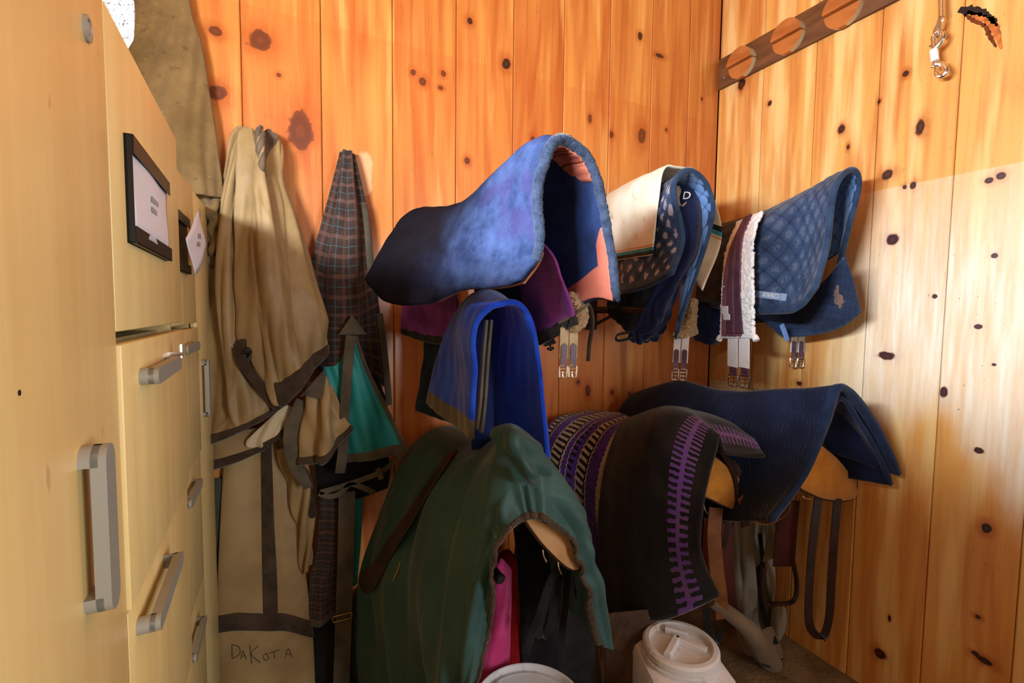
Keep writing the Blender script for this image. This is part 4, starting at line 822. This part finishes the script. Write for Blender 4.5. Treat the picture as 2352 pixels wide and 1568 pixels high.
rack('black tube saddle rack under the navy ribbed pad', tuple(W(1700, 985, 1.45)), W(1700, 985, 1.45)[2], W(1700, 985, 1.45)[0])
# ------------------------------------------------------------------ grey rain sheet and its leg roll
m_greysheet = fabric('grey_green_nylon', (142, 136, 122), (172, 164, 148), 6, 420, .2, .6, .15, .35)
rs = thing('horse_sheet', 'crumpled grey waterproof sheet trailing to the floor below the saddles', 'horse sheet', W(1730, 1300, 1.6))
SRn = Surf([[(1664, 1190, 1.66), (1700, 1185, 1.60), (1740, 1188, 1.60), (1768, 1196, 1.55)], [(1672, 1290, 1.64), (1712, 1280, 1.57), (1745, 1276, 1.57), (1776, 1292, 1.51)], [(1684, 1390, 1.62), (1722, 1380, 1.55), (1758, 1375, 1.55), (1780, 1390, 1.49)], [(1690, 1470, 1.58), (1738, 1470, 1.50), (1768, 1468, 1.50), (1788, 1462, 1.46)]])
shell('cloth', SRn, m_greysheet, rs, n=(60, 60), out=.003, inn=.003, disp=lambda u, v: .012*np.sin(u*15+2*np.sin(v*5))+.004*np.sin(u*33+v*9))
strap('binding', [W(1745, 1225, 1.55), W(1752, 1290, 1.55), W(1742, 1310, 1.54), W(1752, 1400, 1.52), W(1776, 1470, 1.48)], (1, -.5, 0), .02, .004, m_blackweb, rs, 30)
SL = Surf([[(1768, 1190, 1.50), (1785, 1230, 1.46), (1792, 1262, 1.44)], [(1762, 1240, 1.49), (1778, 1262, 1.44), (1785, 1278, 1.43)], [(1752, 1290, 1.48), (1768, 1284, 1.45), (1776, 1282, 1.44)]])
shell('corner_flap', SL, m_greysheet, rs, n=(20, 20), out=.003, inn=.003)
leg = [W(1632, 1378, 1.38), W(1680, 1412, 1.36), W(1722, 1448, 1.34), W(1752, 1495, 1.35), W(1778, 1528, 1.36)]
mb = MB(); C = crom(leg, 30); mb.tube(C, np.interp(np.linspace(0, 1, 30), [0, .4, .7, .95, 1], [.026, .034, .050, .046, .03]), 16); lo = mb.build('leg_roll', fabric('taupe_nylon', (118, 98, 78), (142, 120, 98), 6, 300, .4, .8), rs)
SLg = Surf([[(1690, 1440, 1.42), (1730, 1450, 1.34), (1775, 1440, 1.38)], [(1700, 1475, 1.42), (1745, 1490, 1.32), (1795, 1485, 1.36)], [(1715, 1500, 1.42), (1755, 1528, 1.33), (1800, 1522, 1.36)]])
shell('hem_end', SLg, fabric('taupe_nylon_hem', (118, 98, 78), (142, 120, 98), 6, 300, .4, .8), rs, n=(30, 30), out=.004, inn=.004, disp=lambda u, v: .008*np.sin(u*12))
shell('hem_binding', SLg, m_blackweb, rs, v=(.86, 1), n=(30, 6), out=.006, inn=.006, disp=lambda u, v: .008*np.sin(u*12))
strap('hem_strap', [W(1752, 1400, 1.5), W(1765, 1440, 1.42), W(1782, 1478, 1.34)], (1, -.3, .3), .026, .004, m_blackweb, rs, 14)
SWt = Surf([[(1775, 1400, 1.46), (1790, 1388, 1.43), (1803, 1396, 1.44)], [(1772, 1430, 1.46), (1790, 1432, 1.42), (1805, 1425, 1.43)], [(1775, 1465, 1.46), (1788, 1470, 1.43), (1800, 1450, 1.44)]])
shell('cuff', SWt, m_greysheet, rs, n=(20, 20), out=.006, inn=.006)
# ------------------------------------------------------------------ white pails on the floor
def stained(name, c, st, amt):
    m = Mat(name, .45, .4); k = m.mix(m.noise(scale=10, detail=6, rough=.7).step(.52, .72)*amt, lin(c), lin(st)); m.color(k); return m.m
m_pail = stained('white_pail_plastic', (224, 223, 226), (156, 142, 116), .45); m_lid = stained('dirty_lid_plastic', (218, 216, 216), (140, 112, 70), .75)
bc = np.array([.640, 1.189, 0]); r = .17; h = .44
bkt = thing('bucket', 'round white bucket with stained lid at the front of the floor', 'bucket', bc)
MB().lathe([(.0, .004), (r*.86, .004), (r*.88, .02), (r*.96, h-.06), (r*.985, h-.05), (r, h-.03), (r*1.005, h-.010), (r*.995, h-.002), (r*.975, h), (r*.955, h-.002), (r*.945, h-.010), (r*.94, h-.03)], (0, 0, 0), 48).build('body', m_pail, bkt, local=True)
MB().lathe([(0., h-.020), (r*.80, h-.020), (r*.84, h-.016), (r*.87, h-.020), (r*.945, h-.022)], (0, 0, 0), 48).build('lid', m_lid, bkt, local=True)
jc = np.array([1.285, 1.225, 0]); jug = thing('pail', 'square white plastic pail with round screw lid under the black blanket', 'pail', jc, rz=math.radians(-20))
MB().box((-.15, -.15, 0), (.15, .15, .36), .03).build('body', m_pail, jug, local=True)
mb = MB(); mb.lathe([(.135, .355), (.137, .375), (.128, .380), (.128, .384), (.134, .386), (.134, .404), (.126, .412), (.112, .414), (.106, .408), (.104, .396), (.0, .394)], (0, 0, 0), 48); mb.build('screw_lid', m_lid, jug, local=True)
mb = MB()
for (a, b) in (((-.075, -.055), (.0, .03)), ((.0, .03), (.075, -.045)), ((-.02, .085), (.05, .045))): 
    a3 = np.array([a[0], a[1], .405]); b3 = np.array([b[0], b[1], .405]); mb.ribbon([a3, (a3+b3)/2, b3], (-(b[1]-a[1]), b[0]-a[0], 0), .026, .026)
mb.build('lid_grip', m_pail, jug, local=True)
# ------------------------------------------------------------------ tan turnout blanket on the wall beside the cabinet
def nylon(name, c1, c2): return fabric(name, c1, c2, 4.5, 420, .2, .52, .15, .35)
m_tan = nylon('tan_nylon', (134, 108, 70), (160, 132, 88)); m_tanlt = nylon('pale_lining', (186, 164, 128), (206, 186, 152)); m_brownlining = fabric('brown_mesh_lining', (84, 68, 54), (108, 90, 72), 14, 300, .5, .8, .1)
tb = thing('turnout_blanket', 'tan turnout blanket with dark brown binding hung up beside the cabinet', 'horse blanket', W(600, 1000, 1.95))
def hang(u, v, k=18, a=.010, s=0.): return a*np.clip(v*2.2, .25, 1)*np.sin(u*k+s+1.5*np.sin(v*4))
S1 = Surf([[(578, 305, 1.94), (586, 302, 1.92), (596, 303, 1.92), (606, 307, 1.95)], [(562, 330, 1.93), (582, 322, 1.89), (607, 322, 1.89), (630, 334, 1.95)], [(553, 400, 1.91), (580, 395, 1.86), (612, 400, 1.86), (641, 405, 1.93)], [(545, 500, 1.90), (590, 500, 1.83), (636, 500, 1.83), (676, 490, 1.92)],
           [(549, 640, 1.89), (600, 645, 1.80), (662, 645, 1.80), (714, 630, 1.90)], [(564, 760, 1.88), (612, 778, 1.79), (677, 765, 1.78), (739, 745, 1.88)], [(607, 884, 1.87), (646, 934, 1.81), (700, 874, 1.80), (751, 814, 1.87)]])
f1 = lambda u, v: .020*np.sin(u*13+2.2*np.sin(v*3.2))*np.clip(1.15-v*.6, 0, 1)+.016*(1-np.abs(np.sin(u*9.5+.6*np.sin(v*3)+.4)))**2*np.clip(1.2-v, .1, 1)-.010*(1-np.abs(np.sin(u*6.3+v*2.2)))**3+.012*(1-np.abs(np.sin(u*3.1-v*4.6+.7)))**4*np.clip(v*1.6-.3, 0, 1)+.0025*np.sin(u*47+v*23)*np.sin(v*9)+.006*np.sin(u*29-v*6)*(1-v)+.006*np.sin(u*7+v*9)+.0035*np.sin(v*31+u*15)*np.clip(v*2-1, 0, 1)
shell('front_fold', S1, m_tan, tb, n=(90, 120), out=.003, inn=.003, disp=f1)
shell('binding', S1, m_dark_bind, tb, u=(.28, 1), v=(.945, 1.0), n=(60, 6), out=.006, inn=.005, disp=f1)
shell('hood_lining', S1, m_brownlining, tb, u=lambda a, b: (.36+.17*b+(.62-.50*b**1.5)*a, .01+.33*b), n=(30, 40), out=.0055, inn=-.003, disp=lambda u, v: f1(u, v)+.004*np.sin(u*60+v*60))
S2 = Surf([[(572, 308, 1.96), (576, 306, 1.955), (582, 304, 1.95)], [(545, 335, 1.96), (556, 328, 1.94), (572, 322, 1.94)], [(521, 410, 1.96), (540, 405, 1.93), (560, 402, 1.94)], [(503, 520, 1.96), (524, 515, 1.91), (552, 505, 1.93)], [(489, 640, 1.96), (520, 640, 1.89), (560, 640, 1.93)],
           [(484, 790, 1.95), (528, 800, 1.87), (580, 780, 1.92)], [(482, 930, 1.94), (548, 935, 1.86), (640, 880, 1.91)], [(480, 1022, 1.94), (562, 984, 1.86), (644, 936, 1.90)]])
f2 = lambda u, v: .020*(1-np.abs(np.sin(u*8+.5*np.sin(v*4))))**2+.012*(1-np.abs(np.sin(u*3+v*6)))**4*v+.016*np.sin(u*11+1.2+1.5*np.sin(v*4))*np.clip(1.2-v*.5, 0, 1)+.008*np.sin(v*19+u*5)*np.clip(v*2-.9, 0, 1)+.004*np.sin(u*31+v*17)
shell('left_fold', S2, m_tan, tb, n=(60, 120), out=.003, inn=.003, disp=f2)
shell('binding', S2, m_dark_bind, tb, v=(.965, 1.0), n=(60, 6), out=.006, inn=.005, disp=f2)
strap('binding', [W(548, 796, 1.84), W(556, 830, 1.835), W(590, 876, 1.83), W(628, 922, 1.835), W(642, 940, 1.84)], (.55, 0, .83), .034, .005, m_dark_bind, tb)
strap('hip_strap', [W(543, 800, 1.85), W(556, 790, 1.84), W(582, 790, 1.85)], (.1, 0, 1), .034, .005, m_dark_bind, tb, 12)
MB().tube(crom([W(556, 812, 1.845), W(568, 804, 1.84), W(578, 812, 1.845), W(566, 834, 1.845)], 18), .012, 8).build('buckle', m_black, tb)
SQ = Surf([[(480, 1000, 1.97), (550, 990, 1.94), (614, 980, 1.94)], [(480, 1040, 1.97), (550, 1025, 1.93), (614, 1008, 1.93)], [(480, 1080, 1.97), (550, 1056, 1.92), (612, 1028, 1.93)]])
shell('lower_fold', SQ, m_tan, tb, n=(40, 20), out=.003, inn=.003, disp=lambda u, v: .005*np.sin(u*9)); shell('binding', SQ, m_dark_bind, tb, v=(.76, 1.0), n=(40, 6), out=.006, inn=.005, disp=lambda u, v: .005*np.sin(u*9))
SQ = Surf([[(566, 1012, 1.92), (605, 975, 1.90), (650, 935, 1.89), (674, 935, 1.90)], [(570, 1025, 1.92), (606, 1000, 1.90), (645, 965, 1.89), (668, 970, 1.90)], [(596, 1030, 1.92), (610, 1018, 1.90), (630, 1008, 1.90), (640, 1000, 1.91)]])
shell('lining_fold', SQ, m_tanlt, tb, n=(40, 20), out=.003, inn=.003, disp=lambda u, v: .004*np.sin(u*14+v*5))
strap('binding', [W(606, 1022, 1.895), W(640, 1003, 1.89), (W(662, 972, 1.89))], (.5, 0, .85), .018, .005, m_dark_bind, tb, 12)
SQ = Surf([[(712, 882, 1.87), (736, 872, 1.84), (758, 862, 1.87)], [(703, 950, 1.86), (742, 940, 1.80), (774, 922, 1.85)], [(696, 1015, 1.86), (744, 1005, 1.79), (790, 962, 1.84)], [(692, 1065, 1.85), (748, 1056, 1.80), (808, 986, 1.83)]])
f3 = lambda u, v: .016*np.sin(u*12+v*2)+.004*np.sin(u*23-v*9)
shell('right_flap', SQ, m_tan, tb, n=(50, 50), out=.003, inn=.003, disp=f3); shell('binding', SQ, m_dark_bind, tb, v=(.90, 1.0), n=(50, 6), out=.006, inn=.005, disp=f3)
SQ = Surf([[(690, 910, 1.83), (744, 852, 1.82)], [(715, 900, 1.825), (746, 880, 1.82)], [(700, 905, 1.82), (742, 915, 1.81)]])
shell('tab', SQ, m_grey_bind, tb, n=(16, 12), out=.004, inn=.004)
strap('surcingle', [W(696, 920, 1.86), W(676, 970, 1.86), W(672, 1020, 1.86), W(684, 1075, 1.86), W(708, 1120, 1.87)], (1, -.1, 0), [.05]*6+[.06]*8+list(np.linspace(.06, .03, 10)), .005, m_grey_bind, tb)
SQ = Surf([[(636, 1030, 1.95), (665, 1030, 1.92), (690, 1050, 1.94)], [(660, 1120, 1.95), (694, 1105, 1.92), (716, 1120, 1.93)], [(684, 1220, 1.95), (704, 1210, 1.92), (720, 1195, 1.94)], [(694, 1320, 1.95), (706, 1310, 1.93), (712, 1290, 1.94)]])
f4 = lambda u, v: .010*np.sin(u*11+v*16)
shell('crumpled_edge', SQ, m_tan, tb, n=(40, 60), out=.003, inn=.003, disp=f4); shell('binding', SQ, m_dark_bind, tb, u=(.78, 1), v=(0, .62), n=(8, 50), out=.006, inn=.005, disp=f4)
S5 = Surf([[(516, 1040, 1.975), (560, 1032, 1.965), (606, 1026, 1.965), (634, 1005, 1.965), (655, 1000, 1.97)], [(508, 1200, 1.972), (560, 1200, 1.955), (608, 1200, 1.965), (648, 1190, 1.95), (682, 1190, 1.968)], [(501, 1412, 1.965), (552, 1410, 1.94), (612, 1408, 1.955), (660, 1412, 1.935), (713, 1425, 1.96)],
           [(506, 1600, 1.965), (560, 1600, 1.94), (618, 1600, 1.95), (668, 1600, 1.935), (724, 1600, 1.96)], [(512, 1760, 1.965), (560, 1760, 1.94), (618, 1760, 1.95), (668, 1760, 1.935), (732, 1760, 1.96)]])
f5 = lambda u, v: .007*np.sin(u*13+v*3)*np.clip(1.4-v, .3, 1)+.0025*np.sin(v*21+u*9)*np.sin(u*7)
shell('lower_panel', S5, m_tan, tb, n=(70, 110), out=.003, inn=.003, disp=f5)
shell('centre_binding', S5, m_dark_bind, tb, u=(.47, .63), v=(.0, .5), n=(12, 60), out=.006, inn=.0, disp=f5)
shell('cross_binding', S5, m_dark_bind, tb, v=(.50, .545), n=(60, 6), out=.007, inn=.004, disp=f5)
m_ink = plain('faded_marker_ink', (58, 46, 34), .9)
mb = MB()
for pl in ([(533, 1478), (534, 1510)], [(533, 1478), (549, 1484), (551, 1500), (535, 1512)], [(553, 1513), (558, 1494), (565, 1514)], [(555, 1506), (563, 1505)], [(574, 1482), (578, 1522)], [(592, 1480), (577, 1500), (597, 1520)],
           [(612, 1496), (604, 1504), (608, 1512), (618, 1508), (612, 1496)], [(630, 1494), (632, 1510)], [(620, 1496), (642, 1492)], [(655, 1510), (662, 1490), (671, 1508)], [(657, 1503), (668, 1502)]):
    Q = []
    for x, y in pl: uu, vv = S5.find(x, y, 240); Q.append(O3(S5, uu, vv, .0035+float(f5(uu, vv))))
    mb.tube(crom(Q, 10) if len(Q) > 2 else np.linspace(Q[0], Q[1], 6), .0014, 5)
mb.build('handwriting', m_ink, tb)
SQ = Surf([[(486, 1100, 1.985), (500, 1100, 1.982), (518, 1100, 1.982)], [(488, 1420, 1.985), (500, 1420, 1.98), (514, 1420, 1.98)]])
shell('under_layer', SQ, fabric('grey_green_lining', (60, 62, 50), (80, 80, 66), 8, 300, .4), tb, n=(8, 20), out=.003, inn=.003)
# ------------------------------------------------------------------ plaid sheet with teal panel
def plaidmat():
    m = Mat('dark_plaid_cotton', .9, .15, sheen=.15); u, v, _ = m.comps('UV'); x = u*5.4; y = v*14.
    c = m.mix(m.noise(scale=30).step(.3, .7), lin((50, 38, 34)), lin((62, 48, 42)))
    fx = x.mod(1.); fy = y.mod(1.)
    def ln(f, a, w): return (f-a).abs().lt(w)
    rose = ln(fx, .42, .016).max(ln(fx, .5, .016)).max(ln(fx, .58, .016)).max(ln(fy, .43, .018)).max(ln(fy, .5, .018)).max(ln(fy, .57, .018)); c = m.mix(rose*.34, c, lin((160, 108, 92)))
    teal = ln(fx, .0, .02).max(ln(fx, 1., .02)).max(ln(fy, .0, .02)).max(ln(fy, 1., .02)); c = m.mix(teal*.4, c, lin((70, 120, 130)))
    m.color(c); m.bump(m.noise(scale=500), .3, .002); return m.m
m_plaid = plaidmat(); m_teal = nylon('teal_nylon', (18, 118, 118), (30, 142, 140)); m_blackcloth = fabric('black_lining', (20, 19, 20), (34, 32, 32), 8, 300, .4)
ps = thing('stable_sheet', 'dark plaid stable sheet with a teal lower panel hung left of the felt pad', 'horse blanket', W(800, 900, 1.95))
SPl = Surf([[(786, 353, 1.965), (792, 348, 1.955), (798, 346, 1.945), (804, 350, 1.955), (809, 357, 1.965)], [(769, 420, 1.96), (782, 420, 1.935), (797, 420, 1.91), (813, 422, 1.93), (826, 428, 1.96)], [(747, 500, 1.955), (768, 505, 1.925), (796, 510, 1.89), (824, 510, 1.92), (843, 515, 1.955)],
            [(720, 600, 1.95), (752, 610, 1.91), (794, 612, 1.875), (828, 606, 1.92), (853, 600, 1.955)], [(712, 700, 1.945), (750, 715, 1.905), (797, 718, 1.87), (834, 710, 1.92), (866, 690, 1.955)], [(728, 780, 1.945), (752, 785, 1.90), (794, 785, 1.87), (834, 785, 1.93), (880, 790, 1.955)], [(735, 852, 1.945), (755, 850, 1.90), (794, 848, 1.87), (838, 862, 1.935), (896, 890, 1.955)]])
fp = lambda u, v: .010*np.sin(u*20+1.)*np.clip(1.3-v, .2, 1)
shell('plaid_body', SPl, m_plaid, ps, n=(90, 110), out=.003, inn=.003, disp=fp)
shell('binding', SPl, m_grey_bind, ps, u=(.90, 1), v=(.25, .60), n=(8, 40), out=.006, inn=.005, disp=fp)
STl = Surf([[(742, 842, 1.885), (772, 838, 1.865), (800, 800, 1.855), (818, 772, 1.86)], [(752, 900, 1.88), (790, 892, 1.855), (824, 860, 1.845), (845, 850, 1.86)], [(768, 980, 1.88), (806, 972, 1.85), (850, 945, 1.84), (888, 940, 1.865)], [(782, 1062, 1.88), (830, 1056, 1.85), (880, 1049, 1.84), (934, 1036, 1.87)]])
ft = lambda u, v: .007*np.sin(u*11+v*3)+.003*np.sin(u*27)
shell('teal_panel', STl, m_teal, ps, n=(60, 60), out=.003, inn=.003, disp=ft)
shell('binding', STl, m_grey_bind, ps, u=(.955, 1.0), n=(6, 60), out=.006, inn=.005, disp=ft); shell('binding', STl, m_grey_bind, ps, v=(.94, 1.0), n=(60, 6), out=.006, inn=.005, disp=ft)
strap('strap', [W(806, 770, 1.835), W(798, 850, 1.835), W(792, 950, 1.835), W(788, 1030, 1.835), W(781, 1086, 1.84)], (1, 0, 0), .036, .004, m_grey_bind, ps)
t0 = [W(809, 724, 1.845), W(778, 768, 1.845), W(842, 768, 1.845)]; V = [p+np.array([0, d, 0]) for d in (-.004, .004) for p in t0]
obj('reinforcement', V, [(0, 1, 2), (5, 4, 3), (0, 3, 4, 1), (1, 4, 5, 2), (2, 5, 3, 0)], m_grey_bind, ps, smooth=False)
strap('strap', [W(872, 720, 1.935), W(882, 800, 1.93), W(890, 880, 1.93), W(893, 930, 1.935)], (1, 0, 0), .026, .004, m_grey_bind, ps)
strap('strap', [W(850, 850, 1.95), W(870, 890, 1.935), W(885, 930, 1.935), W(874, 950, 1.94)], (1, 0, 0), .02, .004, m_blackweb, ps)
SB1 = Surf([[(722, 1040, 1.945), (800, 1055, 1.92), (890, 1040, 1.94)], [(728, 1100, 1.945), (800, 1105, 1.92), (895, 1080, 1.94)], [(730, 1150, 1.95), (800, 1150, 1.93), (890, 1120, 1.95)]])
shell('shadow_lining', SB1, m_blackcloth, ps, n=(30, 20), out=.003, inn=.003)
for pl in ([(735, 1131), (780, 1118), (835, 1100), (880, 1080), (925, 1044)], [(733, 1133), (760, 1140), (785, 1130), (803, 1112), (830, 1118), (860, 1132)], [(868, 1075), (876, 1100)]):
    strap('binding', [W(x, y, 1.86 if len(pl) > 2 else 1.85) for x, y in pl], (.2, 0, 1), .020, .004, m_grey_bind, ps)
SPd = Surf([[(735, 1125, 1.95), (755, 1128, 1.935), (780, 1128, 1.945)], [(730, 1250, 1.95), (752, 1250, 1.93), (778, 1250, 1.945)], [(714, 1340, 1.95), (740, 1340, 1.925), (772, 1335, 1.945)], [(708, 1436, 1.95), (738, 1434, 1.925), (768, 1415, 1.945)]])
shell('plaid_tail', SPd, m_plaid, ps, n=(30, 60), out=.003, inn=.003, disp=lambda u, v: .005*np.sin(u*9+v*4)); shell('binding', SPd, m_grey_bind, ps, v=(.955, 1), n=(30, 4), out=.006, inn=.005, disp=lambda u, v: .005*np.sin(u*9+v*4))
strap('surcingle', [W(797, 1130, 1.90), W(795, 1250, 1.90), W(790, 1410, 1.90), W(783, 1600, 1.905)], (1, 0, 0), .062, .005, m_grey_bind, ps, 20)
mb = MB(); bcen = W(787, 1417, 1.892); mb.tube([bcen+np.array(q) for q in ((-.034, 0, .011), (0, 0, .012), (.034, 0, .011), (.035, 0, 0), (.034, 0, -.011), (0, 0, -.012), (-.034, 0, -.011), (-.035, 0, 0))], .0032, 7, closed=True); mb.build('buckle', m_brass, ps)
SQ = Surf([[(806, 1110, 1.935), (832, 1120, 1.94)], [(808, 1230, 1.935), (828, 1230, 1.94)], [(806, 1350, 1.935), (820, 1340, 1.94)]])
shell('teal_edge', SQ, m_teal, ps, n=(6, 20), out=.003, inn=.003)
SQ = Surf([[(700, 1440, 1.975), (770, 1410, 1.965), (840, 1340, 1.96)], [(702, 1600, 1.975), (770, 1600, 1.96), (850, 1600, 1.955)], [(702, 1760, 1.975), (770, 1760, 1.96), (850, 1760, 1.955)]])
tag(shell('horse_blanket', SQ, m_blackcloth, None, n=(30, 40), out=.004, inn=.004, disp=lambda u, v: .005*np.sin(u*12)), 'black blanket hanging lowest behind the plaid sheet', 'horse blanket')
# ------------------------------------------------------------------ burlap over the corner window
mbp = Mat('dusty_burlap', .95, .1, sheen=.2); u, v, _ = mbp.comps('UV'); n = mbp.noise(scale=6, detail=6, rough=.65)
c = mbp.mix(n.step(.3, .7), lin((112, 88, 54)), lin((138, 112, 74))); c = mbp.mix(mbp.noise(scale=34, detail=4).step(.6, .72)*.5, c, lin((92, 66, 38))); c = mbp.mix(mbp.noise(scale=90, detail=2).step(.72, .78)*.6, c, lin((210, 190, 150)))
mbp.color(c); mbp.bump((u*900).sin()*.2+(v*1300).sin()*.2+mbp.noise(scale=60, detail=4)*2., .35, .004)
SBu = Surf([[(300, -150, 1.97), (358, -150, 1.95), (405, -150, 1.95)], [(314, 40, 1.97), (378, 40, 1.94), (440, 40, 1.95)], [(312, 90, 1.97), (384, 90, 1.93), (458, 90, 1.95)], [(288, 150, 1.975), (390, 180, 1.92), (476, 190, 1.945)], [(300, 250, 1.98), (405, 300, 1.91), (494, 300, 1.94)], [(370, 440, 1.98), (450, 444, 1.905), (514, 452, 1.935)]])
bu = thing('burlap_sack', 'dusty brown burlap sack hung over the corner window above the cabinets', 'sack', W(450, 450, 1.95))
shell('cloth', SBu, mbp.m, bu, n=(60, 90), out=.004, inn=.004, disp=lambda u, v: .006*np.sin(u*7+v*5)+.002*np.sin(u*31+v*27))
SBl = Surf([[(435, 440, 1.97), (478, 446, 1.945), (512, 450, 1.955)], [(452, 480, 1.97), (484, 490, 1.92), (512, 478, 1.95)], [(468, 530, 1.97), (490, 525, 1.945), (510, 520, 1.955)], [(476, 570, 1.97), (492, 575, 1.925), (506, 562, 1.955)], [(480, 610, 1.975), (492, 608, 1.95), (500, 596, 1.96)]])
shell('crumpled_hem', SBl, mbp.m, bu, n=(40, 60), out=.004, inn=.004, disp=lambda u, v: .008*np.sin(v*24+u*6)+.004*np.sin(u*20))
# ------------------------------------------------------------------ pegboard strip, bridle rack, snaps
mpg = Mat('cream_hardboard', .7, .3); mpg.color(mpg.mix(mpg.noise(scale=9, detail=4), lin((232, 208, 158)), lin((214, 184, 130)))); 
pg = thing('pegboard_strip', 'narrow cream pegboard strip on the right wall behind the navy ribbed pad', 'pegboard', (RX, 1.8, 1.3))
pz1 = WX(1640, 872, RX)[2]; pz0 = pz1-.13; py1 = 1.985; py0 = WX(1850, 888, RX)[1]
MB().box((RX-.006, py0, pz0), (RX, py1, pz1)).build('board', mpg.m, pg, smooth=False)
mb = MB()
for i in range(int((py1-py0)/.026)):
    for k in range(5): mb.tube([(RX-.0066, py0+.015+i*.026, pz1-.014-k*.026), (RX-.0058, py0+.015+i*.026, pz1-.014-k*.026)], .0032, 6)
o = mb.build('peg_holes', plain('peg_hole_shadow', (120, 84, 44), .9), pg); o['kind'] = 'stuff'
m_oak = Mat('weathered_oak', .6, .3); x, y, z = m_oak.comps(); m_oak.color(m_oak.mix(m_oak.noise(m_oak.vec(x, y*.2, z), 30, 4).step(.3, .7), lin((96, 60, 34)), lin((122, 80, 48)))); m_oak = m_oak.m
m_disc = Mat('disc_wood', .6, .3); x, y, z = m_disc.comps(); m_disc.color(m_disc.mix(m_disc.noise(m_disc.vec(x, y*.3, z), 24, 4).step(.3, .7), lin((164, 92, 40)), lin((186, 112, 54)))); m_disc = m_disc.m
m_discside = plain('pale_disc_edge', (196, 176, 140), .7)
zb0 = EYE[2]+2*.631; zb1 = EYE[2]+2*.7126
br = thing('bridle_rack', 'wooden bridle rack board with round half-split pegs high on the right wall', 'bridle rack', (RX, 1.4, zb0))
MB().box((RX-.02, .80, zb0), (RX, 1.988, zb1), .003).build('board', m_oak, br)
for px_, py_ in ((1700, 144), (1807, 84), (1933, 20), (2085, -60)):
    c = WX(px_, py_, RX-.045); R = .075; pe = thing('peg', None, None, (0, 0, 0)); pe.parent = br; pe.location = Vector((RX-.02, c[1], c[2]))-br.location
    for up_, th in ((1, .042), (-1, .024)):
        ang = np.linspace(.03, math.pi-.03, 22); ring = [(R*math.cos(a), up_*max(.0025, R*math.sin(a))) for a in ang]
        V = [(-th, a, b) for a, b in ring]+[(0, a, b) for a, b in ring]; k = len(ring)
        F = [tuple(range(k)), tuple(range(2*k-1, k-1, -1))]+[(i, (i+1) % k, (i+1) % k+k, i+k) for i in range(k)]
        o = obj('upper_half' if up_ > 0 else 'lower_half', V, F, m_disc, pe, local=True); o.data.materials.append(m_discside); sharp(o)
        for p in o.data.polygons:
            if abs(p.normal.x) < .5 and abs(p.normal.z) < .98: p.material_index = 1
mb = MB()
for yy in (1.95, 1.62, 1.35, 1.1):
    for dz in (.05, .11): mb.tube([(RX-.0215, yy-.06*(dz > .08), zb0+dz), (RX-.0195, yy-.06*(dz > .08), zb0+dz)], .005, 10)
mb.build('screws', m_alu, br)
sx = RX-.07
def SNP(x, y): return WX(x, y, sx)
s1 = thing('bolt_snap', 'upper steel bolt snap hanging out of frame on the right wall', 'snap hook', SNP(2160, 0))
mb = MB(); top = SNP(2164, -70); mb.tube([top, SNP(2162, 0), SNP(2162, 40)], .009, 12); mb.tube(crom([SNP(2162, 40), SNP(2162, 56), SNP(2160, 72)], 8), [.006]*8, 10)
mb.tube([SNP(2162, 52), SNP(2167, 45)], .0055, 8); mb.tube(crom([SNP(2161, 36), SNP(2156, 54), SNP(2148, 70), SNP(2149, 80), SNP(2155, 84), SNP(2160, 76)], 24), [.006]*24, 10)
mb.tube(crom([top, top+np.array([.02, 0, .03]), np.array([RX, top[1], top[2]+.03])], 10), .006, 8); mb.build('body', m_steel, s1)
s2 = thing('bolt_snap', 'lower double-ended steel bolt snap wrapped with white tape', 'snap hook', SNP(2148, 130))
mb = MB(); mb.tube([SNP(2143, 84), SNP(2145, 112), SNP(2149, 150)], .0075, 12); mb.tube([SNP(2149, 150), SNP(2149, 168)], .0045, 10)
mb.tube(crom([SNP(2148, 112), SNP(2160, 98), SNP(2167, 84), SNP(2164, 74), SNP(2154, 72), SNP(2147, 78), SNP(2142, 86)], 30), np.linspace(.009, .005, 30), 10)
mb.tube([SNP(2145, 102), SNP(2135, 107)], .0045, 8); mb.tube([SNP(2148, 152), SNP(2140, 152.5)], .0055, 10)
mb.tube(crom([SNP(2151, 146), SNP(2164, 148), SNP(2173, 160), SNP(2167, 173), SNP(2154, 174), SNP(2149, 167)], 30), np.linspace(.010, .0065, 30), 10); mb.build('body', m_steel, s2)
mb = MB(); mb.tube([SNP(2144.8, 114), SNP(2148, 140)], .0125, 16); mb.build('tape', fabric('white_tape', (236, 234, 232), (250, 250, 250), 30, 300, .2), s2)
